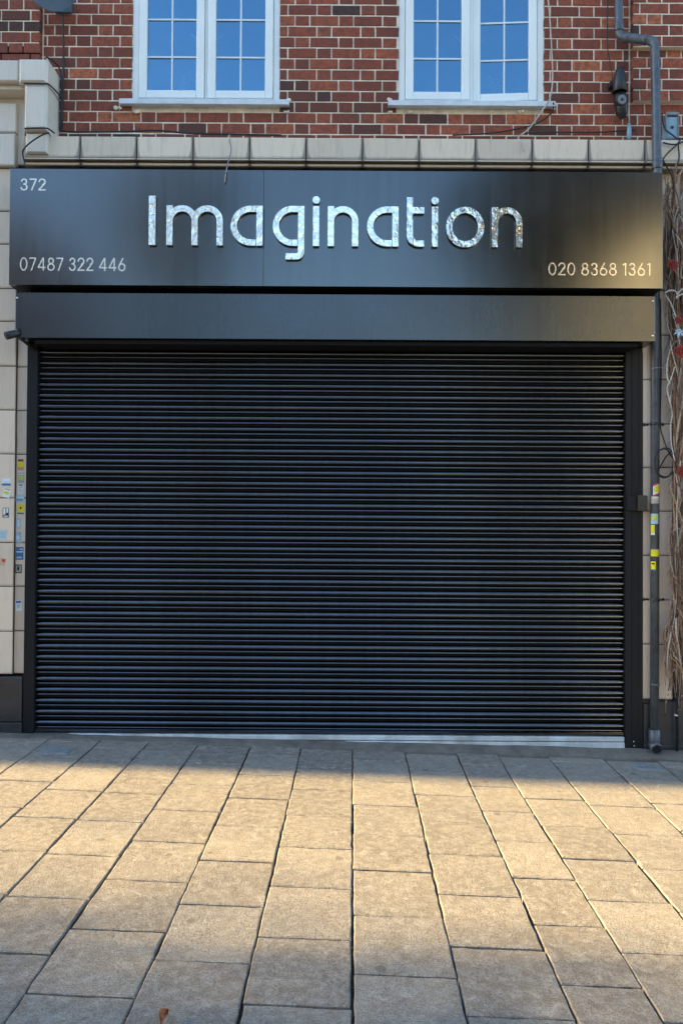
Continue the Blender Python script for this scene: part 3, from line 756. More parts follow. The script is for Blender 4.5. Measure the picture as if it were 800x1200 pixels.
mb = MB(); f2 = foot + Vector((0, 0, .02))
mb.lathe([(.038, .07), (.042, .066), (.042, -.02), (.040, -.04)], f2, n=20); mb.lathe([(.040, .0), (.042, .03), (.042, .085), (.036, .085), (.034, .02)], f2 + Vector((0, .03, -.045)), Vector((.0, -1, -.35)), 20)
adopt(mb.build('outlet_shoe', 'pipe'), dp)
mb = MB(); mb.lathe([(.0325, 0), (.0325, .002)], f2 + Vector((0, .03, -.045)) + Vector((0, -1, -.35)).normalized() * .0855, Vector((0, -1, -.35)), 20); adopt(mb.build('outlet_mouth', 'cable'), dp)

# ------------------------------------------------------------------ wall fittings
# dish
c = P(60, -23, -.30); e = empty('satellite_dish', P(74, 14, -.05), 'blue-grey satellite dish cut by the top edge above the left stone block', 'satellite dish')
ax = Vector((.35, -.75, -.55)).normalized()
mb = MB(); rr = .195; mb.lathe([(rr * t, -.05 * (1 - t * t) ) for t in (0.01, .2, .4, .6, .8, .95, 1)] + [(rr + .006, .004), (rr + .004, -.006), (rr * .9, -.018), (rr * .5, -.05), (.01, -.062)], c, ax, 40); adopt(mb.build('reflector', 'dish'), e)
mb = MB(); b0 = P(74, 13, -.02)
mb.box(b0.x - .07, b0.x + .07, -.025, .0, b0.z - .01, b0.z + .12); mb.tube([b0 + Vector((-.06, -.04, .03)), b0 + Vector((-.06, -.12, -.0))], .012, 8); mb.tube([b0 + Vector((.06, -.04, .03)), b0 + Vector((.06, -.12, .0))], .012, 8)
mb.box(b0.x - .08, b0.x + .08, -.15, -.11, b0.z - .005, b0.z + .03); mb.tube([b0 + Vector((0, -.02, .06)), c + ax * -.06], .02, 10); adopt(mb.build('bracket', 'dish', bevel=.004), e)
mb = MB(); mb.tube([c - ax * .03 + Vector((0, 0, -.1)), c + ax * .28 + Vector((0, 0, .02))], .01, 8); mb.lathe([(.02, 0), (.03, .02), (.03, .08), (.01, .09)], c + ax * .28 + Vector((0, 0, .02)), -ax, 14); adopt(mb.build('feed_arm', 'pipe_blk'), e)
# outdoor lamp
c = P(725.5, 96, -.10); e = empty('outdoor_lamp', c + Vector((0, .1, 0)), 'old black hooded wall lamp with a round ringed lens on the brickwork', 'wall lamp')
mb = MB(); mb.lathe([(.018, .115), (.024, .10), (.034, .09), (.045, .05), (.052, -.0), (.054, -.08), (.049, -.085), (.046, -.02)], c, n=20); adopt(mb.build('hood', 'pipe_blk'), e)
mb = MB(); d = P(728, 117, -.125); mb.lathe([(.043, -.05), (.043, .0), (.036, .006), (.034, -.006), (.02, -.004), (.018, .006), (.008, .010)], d, Vector((.1, -1, -.1)), 20); adopt(mb.build('lens_housing', 'pipe_blk'), e)
mb = MB(); mb.lathe([(.030, .0), (.036, .0), (.036, .004), (.030, .004)], d + Vector((0, -.004, 0)), Vector((.1, -1, -.1)), 24); adopt(mb.build('lens_ring', 'pipe_worn'), e)
mb = MB(); mb.tube([P(725.5, 104, -.08), P(727, 120, -.075), P(728, 133, -.07), P(729, 139, -.065)], [.045, .050, .045, .02], 14); adopt(mb.build('body', 'pipe_blk'), e)
mb = MB(); mb.box(c.x - .06, c.x + .03, -.06, -.004, c.z - .01, c.z + .03); adopt(mb.build('wall_arm', 'pipe_blk'), e)
# hanging cable joint
e = empty('cable_joint', P(737, 158, -.06), 'pale blue tapered cable joint hanging just under the wall lamp', 'cable joint')
mb = MB(); a = P(736.5, 142, -.04); b2 = P(737, 163, -.06); mb.lathe([(.004, 0), (.012, -.03), (.019, -.09), (.016, -.14), (.006, -.142)], a, n=12); adopt(mb.build('sleeve', 'box_blue'), e)
mb = MB(); mb.tube([P(733, 118, -.03), P(735, 130, -.03), a], .004, 6); adopt(mb.build('lead', 'cable_w'), e)
# junction box
c = P(785.3, 149, -.06); e = empty('junction_box', c + Vector((0, .06, 0)), 'pale blue electrical box on brick right of the drainpipe', 'junction box')
hw, hh_ = .047, .098
mb = MB(); mb.box(c.x - hw, c.x + hw, -.085, .0, c.z - hh_, c.z + hh_); adopt(mb.build('case', 'box_blue', bevel=.006), e)
mb = MB(); mb.box(c.x - hw - .004, c.x + hw + .004, -.095, -.086, c.z + hh_ - .018, c.z + hh_ + .006); mb.box(c.x - hw - .004, c.x - hw + .006, -.093, -.086, c.z - hh_, c.z + hh_ - .018); mb.box(c.x + hw - .006, c.x + hw + .004, -.093, -.086, c.z - hh_, c.z + hh_ - .018); adopt(mb.build('rim', 'pipe_worn', bevel=.002), e)
mb = MB(); mb.lathe([(.013, 0), (.013, .002)], (c.x, -.086, c.z - .015), (0, -1, 0), 14); adopt(mb.build('port', 'cable'), e)
mb = MB(); mb.box(c.x - hw + .008, c.x + hw - .008, -.0875, -.0855, c.z + hh_ - .03, c.z + hh_ - .0205)
adopt(mb.build('slot', 'cable'), e)
for k in range(3):
    mb = MB(); mb.lathe([(.011, 0), (.011, .012)], (c.x - .028 + .028 * k, -.045, c.z - hh_ - .0125), (0, 0, 1), 10); adopt(mb.build('gland', 'cable'), e)
# small camera at the hood end
c = P(9, 394, -.33); e = empty('security_camera', P(16, 388, -.3), 'small black bullet camera at the left end of the shutter hood', 'camera')
mb = MB(); ax = Vector((-.75, -.5, -.35)).normalized(); mb.lathe([(.022, -.07), (.027, -.06), (.030, .0), (.030, .035), (.024, .035), (.022, .028)], c + Vector((.02, 0, .01)), ax, 18); adopt(mb.build('barrel', 'pipe_blk'), e)
mb = MB(); mb.lathe([(.02, .029), (.02, .031)], c + Vector((.02, 0, .01)), ax, 14); adopt(mb.build('lens', 'farglass'), e)
mb = MB(); mb.tube([c + Vector((.05, .02, .02)), c + Vector((.075, .06, .0)), c + Vector((.10, .12, -.03)), c + Vector((.12, .25, -.05))], .011, 8); mb.lathe([(.03, 0), (.03, .02)], c + Vector((.06, .03, .04)), (1, 0, 0), 12); adopt(mb.build('mount', 'pipe_blk'), e)

# cables
def cable(pts, r, matn, lab, name='cable'):
    t = MB(); first = None
    for line in pts:
        w = smooth_path([P(*q) for q in line], 7); t.tube(w, r, 6); first = first or w[0]
    o = t.build(name, matn); return tag(o, lab, 'cable')
cable([[(74, 16, -.03), (74.8, 60, -.012), (74, 110, -.012), (73, 148, -.012), (76, 154, -.03), (110, 154.5, -.1), (150, 154, -.11), (185, 153, -.12), (230, 156.5, -.1), (330, 158.5, -.12)]], .0075, 'cable', 'black dish cable down the brick and along the cornice top')
cable([[(54, 66, -.27), (64, 73, -.18), (70.5, 82, -.06), (72.5, 100, -.03), (72, 130, -.03), (70, 151, -.03)], [(28, 97.5, -.272), (50, 98, -.274), (57, 98.5, -.27), (66, 107, -.12), (73, 115, -.02)], [(29, 150.5, -.272), (50, 150, -.272), (57, 151, -.27), (64, 156, -.2)], [(58, 156, -.24), (50, 158, -.27), (36, 167, -.27), (28, 175, -.27), (27, 181, -.25), (29, 190, -.24)]], .006, 'cable', 'thin black cable wrapped round the left stone pier head')
cable([[(641, -12, -.02), (645, 40, -.02), (647, 90, -.02), (644, 115, -.07), (636, 128, -.07), (620, 150, -.06), (607, 161, -.15), (611, 168, -.215), (613, 177, -.215)]], .006, 'cable_w', 'off-white cable hanging down beside the right-hand window')
cable([[(530, 158.5, -.06), (575, 156, -.03), (605, 151, -.02), (628, 145, -.02), (646, 132, -.03), (648, 120, -.06)], [(615, 156, -.05), (650, 155, -.02), (700, 155, -.02), (745, 152, -.02)]], .0055, 'cable', 'slack black cable over the brick from the right window sill')
cable([[(269, 157, -.10), (269, 165, -.215), (271, 176, -.23), (267, 192, -.30), (265, 203, -.365), (263.5, 214, -.368)]], .0045, 'pipe_worn', 'short grey wire dangling over the sign top near the letter m')
cable([[(712, -10, -.02), (711, 50, -.02), (714, 70, -.015), (717, 90, -.02), (716, 110, -.02)], [(732, 60, -.01), (731, 80, -.02)]], .004, 'cable', 'thin dark wire running down the brick to the wall lamp')
ring = []
def loop(cx, cy, rx, ry, Y, a0=0):
    return [(cx + rx * math.cos(a0 + t * .6), cy + ry * math.sin(a0 + t * .6), Y - .003 * t) for t in range(12)]
cable([loop(777.5, 543, 11, 17, -.20), loop(779, 542, 12.5, 17, -.19, 1), [(773, 350, -.10), (774, 430, -.10), (773, 495, -.12), (777, 515, -.16), (783, 530, -.19), (790, 540, -.2)], [(788, 528, -.2), (780, 535, -.19), (773, 547, -.18), (771, 552, -.17)]], .0055, 'cable', 'coil of black cable hooked over the drainpipe beside the vines')
cable([[(775, 133, -.05), (778, 150, -.1), (787, 158, -.12), (795, 163, -.16), (808, 160, -.16)], [(776, 167, -.215), (784, 169, -.22), (793, 169, -.22), (800, 166, -.22), (815, 163, -.2)], [(776.5, 186, -.23), (783, 178, -.22), (792, 170, -.22), (797, 163, -.2)], [(794, 170, -.22), (795, 185, -.22), (791, 200, -.2), (789, 212, -.18), (788, 240, -.2)], [(776, 187, -.22), (783, 200, -.2), (787, 208, -.2), (788, 222, -.2)]], .006, 'cable', 'tangle of black wires under the pale blue electrical box')
cable([[(763.5, 432, -.17), (768, 431, -.17), (780, 430, -.16), (789, 428, -.18)]], .0025, 'cable_w', 'thin pale wire tied across the drainpipe')

# ------------------------------------------------------------------ stickers
def sticker(px0, px1, py0, py1, Y, base, patches, lab, tilt=0):
    a = P(px0, py1, Y); b2 = P(px1, py0, Y); cx_, cz_ = (a.x + b2.x) / 2, (a.z + b2.z) / 2
    w, h = (b2.x - a.x), (b2.z - a.z); mt = Matrix.Translation((cx_, 0, cz_)) @ Matrix.Rotation(tilt, 4, 'Y')
    t = MB(); t.box(-w / 2, w / 2, Y - .0012, Y, -h / 2, h / 2, mtx=mt, mi=0); mats = [base]
    for (u0, u1, v0, v1, mm) in patches:
        if mm not in mats: mats.append(mm)
        t.box(-w / 2 + u0 * w, -w / 2 + u1 * w, Y - .0018, Y - .0013, -h / 2 + v0 * h, -h / 2 + v1 * h, mtx=mt, mi=mats.index(mm))
    return tag(t.build('sticker', mats), lab, 'sticker', 'stickers on the tiles and pipe')
A = Ya - .0005; B = Yb2 - .0005
txt = lambda mm: [(.15, .85, .62, .72, mm), (.2, .7, .42, .5, mm), (.15, .8, .2, .28, mm)]
sticker(21, 28.2, 538, 551, B, 'st_orange', [(.05, .97, .27, .75, 'st_yellow'), (.1, .9, .82, .96, 'st_black')], 'yellow square sticker with orange edges, topmost beside the left rail')
sticker(21.5, 28.8, 554, 566, B, 'st_grey', [(.1, .9, .3, .7, 'st_lime'), (.1, .9, .8, .9, 'st_white')], 'grey and lime sticker just under the yellow square one')
sticker(21.3, 28.2, 567.5, 578.5, B, 'st_white', txt('st_pale') + [(.2, .8, .85, .97, 'st_black')], 'white card sticker below the grey and lime one')
sticker(18.8, 29, 580.5, 588.5, B, 'st_pale', [(.2, .9, .6, .8, 'st_white'), (.1, .8, .25, .4, 'st_blue')], 'wide pale blue sticker straddling a tile joint')
sticker(21, 28.6, 591, 602.5, B, 'st_yellow', [(.35, .6, .5, .75, 'st_black'), (.0, 1, .0, .15, 'st_blue')], 'yellow sticker with a small dark mark above a blue strip', .05)
sticker(19.2, 25, 607, 619.5, B, 'st_pale', [(.3, .7, .2, .8, 'st_white')], 'narrow faded blue sticker tilted on the narrow tile', -.08)
sticker(19, 26, 623, 636, B, 'st_pale', [(.1, .5, .3, .6, 'st_white'), (.6, .75, .75, .9, 'st_black')], 'plain faded light blue sticker above the dark blue pair')
sticker(19, 28, 641, 656, B, 'st_blue', [(.05, .95, .58, .66, 'st_white'), (.1, .8, .12, .24, 'st_pale'), (.5, .9, .78, .86, 'st_white')], 'dark blue sticker split by a white line')
sticker(18.5, 26, 661.5, 671.5, B, 'st_black', [(.12, .88, .12, .88, 'st_grey'), (.3, .6, .3, .8, 'st_black')], 'black framed grey sticker under the dark blue one')
sticker(2.8, 13, 560.5, 569, A, 'st_white', [(0, 1, .0, .3, 'st_blue'), (.2, .8, .45, .55, 'st_pale')], 'white sticker with a blue bottom band on the wide tile')
sticker(4.2, 12.5, 572, 583, A, 'st_white', [(.1, .8, .35, .65, 'st_lime'), (.1, .9, .8, .95, 'st_orange')], 'crooked torn white and lime sticker on the wide tile', .25)
sticker(3.5, 10.8, 595, 606.5, A, 'st_black', [(.1, .45, .3, .95, 'st_white'), (.6, .9, .5, .95, 'st_white'), (.15, .85, .05, .2, 'st_pale')], 'black and white portrait sticker on the wide tile')
sticker(-.5, 8.2, 621, 632, A, 'st_pale', txt('st_grey'), 'washed-out blue sticker at the left edge of the wide tile', .05)
sticker(0, 6.6, 654.5, 662.5, A, 'st_tan', [(.35, .95, .5, .95, 'st_red'), (.3, .8, .1, .35, 'st_orange')], 'torn red and cream sticker at the left edge', .2)
sticker(18.6, 26, 703.5, 716, B, 'st_white', [(.1, .9, .75, .95, 'st_blue'), (.25, .75, .3, .65, 'st_pale')], 'lone white and blue sticker, lowest on the left pier', -.04)
def pipe_sticker(px0, px1, py0, py1, base, patches, lab, tilt=0):
    cx_ = low.x - .003; rr = r_ + .0012; t = MB(); mats = [base]
    z1_, z0_ = P(768, py0, -.16).z, P(768, py1, -.16).z
    def ang(px): 
        s_ = max(-.98, min(.98, (P(px, (py0 + py1) / 2, -.16).x - cx_) / r_)); return math.asin(s_)
    a0, a1 = ang(px0), ang(px1)
    def patch(u0, u1, v0, v1, rr, mi):
        nseg = 6
        for k in range(nseg):
            q = []
            for (uu, v) in ((k, v0), (k + 1, v0), (k + 1, v1), (k, v1)):
                u = u0 + (u1 - u0) * uu / nseg; an = a0 + (a1 - a0) * u
                q.append((cx_ + rr * math.sin(an), -.13 - rr * math.cos(an), z0_ + (z1_ - z0_) * v + tilt * (u - .5) * .03))
            t.face(q, mi=mi, smooth=True)
    patch(0, 1, 0, 1, rr, 0)
    for (u0, u1, v0, v1, mm) in patches:
        if mm not in mats: mats.append(mm)
        patch(u0, u1, v0, v1, rr + .0006, mats.index(mm))
    return tag(t.build('sticker', mats), lab, 'sticker', 'stickers on the tiles and pipe')
pipe_sticker(765, 773, 566, 580, 'st_white', [(.1, .9, .25, .75, 'st_yellow'), (0, 1, .85, 1, 'st_red'), (0, 1, 0, .12, 'st_red')], 'white sticker with yellow middle and red edges, topmost on the drainpipe', .8)
pipe_sticker(762.5, 772, 581.5, 590, 'st_tan', [(0, 1, .1, .45, 'st_grey'), (.3, .9, .7, .9, 'st_white')], 'tan and grey sticker wrapped on the drainpipe near the lock box')
pipe_sticker(762.5, 770.5, 602, 614, 'st_pale', [(.1, .9, .35, .85, 'st_lime')], 'pale blue sticker with a lime patch on the drainpipe')
pipe_sticker(762, 766.5, 615, 627, 'st_yellow', [(.0, 1, .0, .2, 'st_white')], 'narrow upright yellow sticker on the drainpipe edge')
pipe_sticker(762, 772, 643.5, 652, 'st_yellow', [(0, 1, .88, 1, 'st_tan')], 'broad yellow band sticker across the drainpipe')
pipe_sticker(762, 767.5, 658, 669, 'st_yellow', [(.2, .8, .7, .85, 'st_black'), (0, 1, 0, .15, 'st_blue')], 'small ragged yellow sticker, lowest on the drainpipe')

# ------------------------------------------------------------------ right neighbour: timber front, vines
nx0 = P(789, 500, -.02).x
ns = empty('timber_shopfront', (3.4, -.02, 0), 'dark weathered timber shopfront behind the dried vines at the right edge', 'shopfront')
mb = MB(); x = nx0 + .004
zlo, zhi2 = ZC(820, -.03), ZC(199, -.1)
while x < 4.55:
    w = random.uniform(.10, .15); mb.box(x, min(x + w, 4.59), -.03 - random.uniform(0, .004), .045, zlo, zhi2 - .3); x += w + .006
adopt(mb.build('boards', 'timber', bevel=.004), ns)
mb = MB(); mb.box(nx0 - .03, 4.59, -.10, .04, zhi2 - .29, zhi2); adopt(mb.build('fascia', 'tile', bevel=.005), ns)
mb = MB(); mb.box(P(793, 280, -.07).x, P(793, 280, -.07).x + .26, -.07, -.035, ZC(318, -.07), ZC(232, -.07)); tag(mb.build('painted_board', 'bluepaint', bevel=.006), 'flaking pale blue painted board behind the upper vines', 'board')
vn = empty('dried_vine', (2.9, -.18, 0), 'thick tangle of dried brown vine stems hanging at the right edge', 'vine')
mb = MB(); rnd = random.Random(3)
for k in range(210):
    px = rnd.uniform(779, 860) if rnd.random() < .8 else rnd.uniform(777, 800)
    if k < 70: px = rnd.uniform(778, 800)
    Yv = rnd.uniform(-.24, -.09)
    s0 = rnd.choice([rnd.uniform(185, 300), rnd.uniform(250, 560), rnd.uniform(560, 760)]); Ln = rnd.uniform(120, 420)
    s1 = min(s0 + Ln, rnd.uniform(780, 845)); ph = rnd.uniform(0, 6); am = rnd.uniform(1, 5.5); fr = rnd.uniform(.02, .06); dr = rnd.uniform(-.02, .03); pts = []
    y = s0; jx = 0
    while y < s1:
        jx += rnd.uniform(-1.0, 1.0); lim = 778 if y < 330 else (784 if y < 440 else (788 if y < 730 else 777))
        xx = max(px + am * math.sin(ph + y * fr) + dr * (y - s0) + jx, lim + rnd.uniform(0, 2.5))
        pts.append(P(xx, y, Yv + .02 * math.sin(ph + y * .02))); y += rnd.uniform(9, 16)
    if len(pts) < 4: continue
    r0 = rnd.choice([.003, .004, .005, .007, .009]) ; n_ = len(pts); tn = min(1, max(0, rnd.gauss(.55, .27)))
    mb.tube(smooth_path(pts, 2), [r0 * (1 - .6 * i / (2 * n_)) for i in range(2 * (n_ - 1) + 1)], 5, tone=tn)
    for q in range(rnd.randint(1, 5)):     # side twigs
        p0 = rnd.choice(pts); dx = rnd.uniform(-.07, .07); dz = rnd.uniform(-.10, .08)
        p0 = p0.copy(); e_ = p0 + Vector((dx, rnd.uniform(-.05, .03), dz))
        if e_.x < P(776, 600, -.18).x: e_.x = p0.x + abs(dx)
        mb.tube([p0, (p0 + e_) / 2 + Vector((0, 0, .015)), e_], [.0028, .0022, .0015], 4, tone=min(1, tn + .2))
for k in range(46):                        # curling tendrils in front of the hanging stems
    px = rnd.uniform(784, 850) if k % 2 else rnd.uniform(783, 803); y = rnd.uniform(205, 720); Ln = rnd.uniform(50, 150); am = rnd.uniform(4, 9); pr_ = rnd.uniform(.04, .11); ph = rnd.uniform(0, 6)
    lim = 779 if y < 330 else 785
    pts = [P(max(px + am * math.sin(ph + q * pr_) + .03 * q, lim), y + q + 6 * math.sin(ph * 2 + q * pr_ * 1.7), -.235 - .03 * math.cos(ph + q * pr_)) for q in range(0, int(Ln), 7)]
    r0 = rnd.choice([.0028, .0035, .0045, .006]); mb.tube(smooth_path(pts, 2), r0, 5, tone=min(1, max(0, rnd.gauss(.5, .3))))
# trunk-like twisted pair
for ph in (0, 2.1, 4.2):
    pts = [P(796 + 4 * math.sin(ph + y * .045), y, -.20 + .02 * math.cos(ph + y * .045)) for y in range(395, 640, 10)]
    mb.tube(pts, .009, 6, tone=.9 if ph < 4 else .6)
# arching twigs at the top
for q in ([(776, 235), (783, 225), (790, 212), (800, 198), (812, 190)], [(779, 215), (784, 222), (789, 232), (788, 250)], [(788, 222), (794, 210), (799, 200), (806, 196)], [(777, 228), (784, 240), (789, 262), (783, 300), (788, 318)], [(786, 196), (790, 206), (788, 230)]):
    mb.tube(smooth_path([P(a, b_, -.2) for a, b_ in q], 4), .0045, 5, tone=.8)
adopt(mb.build('stems', 'stem'), vn)
mb = MB()
for k in range(420):
    y = rnd.choice([rnd.uniform(190, 330), rnd.uniform(300, 560), rnd.uniform(560, 830)]); c = P(rnd.uniform(781 if y < 330 or y > 740 else 788, 850 if k % 2 else 803), y, rnd.uniform(-.27, -.14)); s_ = rnd.uniform(.006, .02)
    a = Vector([rnd.gauss(0, 1) for _ in range(3)]).normalized(); b_ = a.orthogonal().normalized(); nn = a.cross(b_)
    mb.face([c - a * s_, c + b_ * s_ * .45 + nn * s_ * .3, c + a * s_]); mb.face([c - a * s_, c + a * s_, c - b_ * s_ * .45 + nn * s_ * .3])
o = mb.build('withered_leaves', 'witherleaf', recalc=False); adopt(o, vn)
def rose(px, py, rpx, Y, lab):
    c = P(px, py, Y); rr = rpx / 150; t = MB()
    for layer in range(4):
        n_ = 5 + layer; r1 = rr * (.3 + .24 * layer)
        for k in range(n_):
            a = 2 * math.pi * k / n_ + layer * .6 + random.uniform(-.2, .2); w = .55 * 2 * math.pi / n_ * 1.6
            pt = lambda ang, r_q, d_: c + Vector((math.cos(ang) * r_q, -d_, math.sin(ang) * r_q))
            d0 = rr * (.65 - .15 * layer)
            t.face([pt(a - w * .4, r1 * .35, d0 * .6), pt(a + w * .4, r1 * .35, d0 * .6), pt(a + w * .6, r1 * .85, d0 + .006), pt(a, r1 * 1.08, d0), pt(a - w * .6, r1 * .85, d0 + .006)])
    fo = empty('artificial_flower', c, lab, 'flower', 'red artificial flowers in the vines'); adopt(t.build('petals', 'red', recalc=False), fo)
    s = MB(); s.tube([c + Vector((0, .0, 0)), c + Vector((.01, .05, .03)), c + Vector((.02, .09, .09))], .004, 5); adopt(s.build('stalk', 'stem'), fo)
rose(787, 310.5, 6.3, -.27, 'red artificial flower in the vines beside the sign lower corner')
rose(794, 375.5, 4.5, -.27, 'small red artificial flower above the pale blue lily')
rose(797, 412, 7.5, -.26, 'ragged red artificial flower just below the pale blue lily')
rose(800, 553, 8, -.25, 'red artificial flower near the cable coil, lowest in the vines')
c = P(795, 388, -.28); lf = empty('artificial_lily', c, 'pale blue-white artificial lily pointing down among the vines', 'flower')
t = MB()
for k in range(6):
    a = math.pi * 2 * k / 6 + .3; d = Vector((math.cos(a), -.25, math.sin(a) * .8 - .25)); s_ = Vector((-math.sin(a), 0, math.cos(a) * .8)) * .010
    p1 = c + d * .022; p2 = c + d * .046 + Vector((0, .012, -.006)); t.face([c, p1 - s_, p2, p1 + s_])
adopt(t.build('petals', 'lily', recalc=False), lf); t = MB(); t.tube([c, c + Vector((0, .03, .04))], .004, 5); adopt(t.build('stalk', 'stem'), lf)
t = MB()
for q in ([(778.5, 343), (784, 340.5), (790, 341), (793, 345), (791.5, 350), (794, 347), (800, 344.5), (812, 342)], [(793, 345), (797, 340), (803, 337)]):
    t.tube(smooth_path([P(a, b_, -.28) for a, b_ in q], 4), .006, 6)
tag(t.build('bleached_twig', 'bleached'), 'bleached white forked twig stuck in the vines', 'twig')
t = MB()
for q in ([(790, 430), (785, 445), (781, 455), (784, 470), (787, 485), (785, 500), (786, 520), (790, 540)], [(791, 555), (794, 575), (792, 600), (794, 640)], [(797, 540), (795, 560), (796, 585)]):
    t.tube(smooth_path([P(a, b_, -.25) for a, b_ in q], 4), .0045, 6)
tag(t.build('bleached_twig', 'bleached'), 'long crooked pale twig running down past the cable coil', 'twig')
# dark thin pipe among the vines, with white clip
e = empty('thin_pipe', P(793, 885, -.15), 'thin dark pipe with a white tie low on the right plinth', 'pipe')
t = MB(); t.tube([P(792.5, 700, -.15), P(792.5, 880, -.15)], .012, 10); adopt(t.build('pipe', 'pipe_blk'), e)
t = MB(); t.lathe([(.016, -.006), (.016, .006)], P(791.5, 838, -.15), Vector((.1, 0, 1)), 12); adopt(t.build('tie', 'bleached'), e)

# ------------------------------------------------------------------ covers, leaf, debris
def cover(px, py, w, d, lab):
    c = GP(px, py); t = MB()
    ang = ROT
    def fn(u, v, wv): 
        x = c.x + u * math.cos(ang) + v * math.sin(ang); y = c.y - u * math.sin(ang) + v * math.cos(ang); return Vector((x, y, gz(x) + wv))
    e = empty('inspection_cover', Vector((c.x, c.y, gz(c.x))), lab, 'cover', 'metal covers set in the pavement')
    t.block(-w / 2, w / 2, -d / 2, d / 2, .0052, -.002, fn=fn, ch=.002); adopt(t.build('frame', 'iron'), e)
    t = MB()
    nx_, ny_ = 9, 7
    for i in range(nx_):
        for j in range(ny_):
            u = -w / 2 + .02 + (w - .04) * (i + .5) / nx_; v = -d / 2 + .02 + (d - .04) * (j + .5) / ny_; q = .009
            if (i + j) % 2: t.block(u - q, u + q, v - q * .6, v + q * .6, .0085, .005, fn=fn, ch=.001)
            else: t.block(u - q * .6, u + q * .6, v - q, v + q, .0085, .005, fn=fn, ch=.001)
    adopt(t.build('tread_pattern', 'iron'), e)
cover(66, 879.5, .21, .17, 'small patterned metal cover in the shaded paving at the left')
cover(757, 899.5, .20, .13, 'small worn metal cover near the foot of the drainpipe')
c = GP(191, 1199); t = MB(); n_ = 8
pts = []
for j in range(n_ + 1):
    v = j / n_; w = .021 * math.sin(math.pi * min(1, v * 1.02 + .02)) ** .8 + .001
    row = []
    for i in range(5):
        u = (i - 2) / 2; row.append(t.bm.verts.new(c + Vector((u * w * .8 + .012 * v, (v - .5) * .062, .006 + .022 * u * u + .018 * math.sin(v * 3.1) + random.uniform(-.001, .001)))))
    pts.append(row)
for A_, B_ in zip(pts, pts[1:]):
    for i in range(4): t.face([A_[i], A_[i + 1], B_[i + 1], B_[i]], smooth=True)
lf = empty('fallen_leaf', c, 'curled red-brown fallen leaf at the bottom edge of the paving', 'leaf'); adopt(t.build('blade', 'leaf'), lf)
t = MB(); t.tube([c + Vector((0, -.03, .008)), c + Vector((.004, -.045, .012)), c + Vector((0, -.055, .004))], .0014, 5); adopt(t.build('stalk', 'stem'), lf)
# grit and litter swept along the wall foot
t = MB(); rnd = random.Random(5)
for k in range(420):
    x = rnd.uniform(-2.9, 3.3) if rnd.random() < .4 else rnd.uniform(2.25, 2.9); y = VF + rnd.gauss(-.01, .035) if x < 2.2 else rnd.uniform(-.3, -.14); s_ = rnd.uniform(.0015, .006)
    pr = [(s_ * math.sin(q * math.pi / 3) * rnd.uniform(.7, 1.2), -s_ * math.cos(q * math.pi / 3) * .6) for q in range(4)]
    t.lathe(pr, (x, y, gz(x) + .004), (rnd.uniform(-.4, .4), rnd.uniform(-.4, .4), 1), 5, smooth=False)
for k in range(160):
    x = rnd.uniform(-3.5, 3.5); y = rnd.uniform(-5, -.3); s_ = rnd.uniform(.001, .0032)
    pr = [(s_ * math.sin(q * math.pi / 3), -s_ * math.cos(q * math.pi / 3) * .6) for q in range(4)]
    t.lathe(pr, (x, y, gz(x) + .003), (0, 0, 1), 5, smooth=False)
tag(t.build('grit', 'apron'), 'loose grit and crumbs along the wall foot and paving', 'grit', kind='stuff')

# ------------------------------------------------------------------ the street outside the frame
def plain_building(x0, x1, y0, y1, h, lab, matn='farbrick', face='-', win=True):
    e = empty('street_building', ((x0 + x1) / 2, y0, 0), lab, 'building')
    t = MB(); t.box(x0, x1, y0, y1, -.8, h); adopt(t.build('wall', matn), e)
    t = MB(); t.box(x0 - .02, x1 + .02, y0 - .04, y1 + .04, h + .003, h + .12); adopt(t.build('coping', 'cornice'), e)
    if win:
        yf = y0 if face == '-' else y1; s = -1 if face == '-' else 1; x = x0 + 1.2
        while x < x1 - 1.6:
            for zz_ in (4.9,):
                t = MB(); a_, b_ = sorted((yf + s * .003, yf + s * .05)); t.box(x, x + 1.1, a_, b_, zz_, zz_ + 1.5); w = adopt(t.build('window', 'upvc', bevel=.01), e)
                t = MB(); a_, b_ = sorted((yf + s * .051, yf + s * .056)); t.box(x + .08, x + .51, a_, b_, zz_ + .08, zz_ + 1.42); t.box(x + .59, x + 1.02, a_, b_, zz_ + .08, zz_ + 1.42); p_ = t.build('pane', 'farglass'); p_.parent = w
            x += 2.6
        t = MB(); a_, b_ = sorted((yf + s * .003, yf + s * .09)); t.box(x0 + .3, x1 - .3, a_, b_, .3, 3.0); adopt(t.build('shop_window', 'farglass'), e)
        t = MB(); a_, b_ = sorted((yf + s * .003, yf + s * .18)); t.box(x0 + .1, x1 - .1, a_, b_, 3.05, 3.8); adopt(t.build('fascia', 'timber'), e)
    return e
H_L = 7.62
plain_building(-22, -4.62, .0, 7, H_L, 'brick terrace continuing left of the shuttered shop')
plain_building(-75, -22.02, .0, 7, H_L, 'brick terrace farther down the street at the left')
plain_building(4.62, 24, .0, 7, 7.4, 'brick terrace continuing right of the shuttered shop')
plain_building(-34, -9.3, -25, -17.2, 10.8, 'two-storey brick terrace across the road at the left', face='+')
plain_building(-9.1, 2.5, -26, -18.5, 5.6, 'low brick block directly across the road', face='+')
GX, GY = 9.2, -16.0
plain_building(GX, 22, -22, GY, 10.3, 'tall cream rendered building across the road at the right', 'render_cream', face='+', win=True)
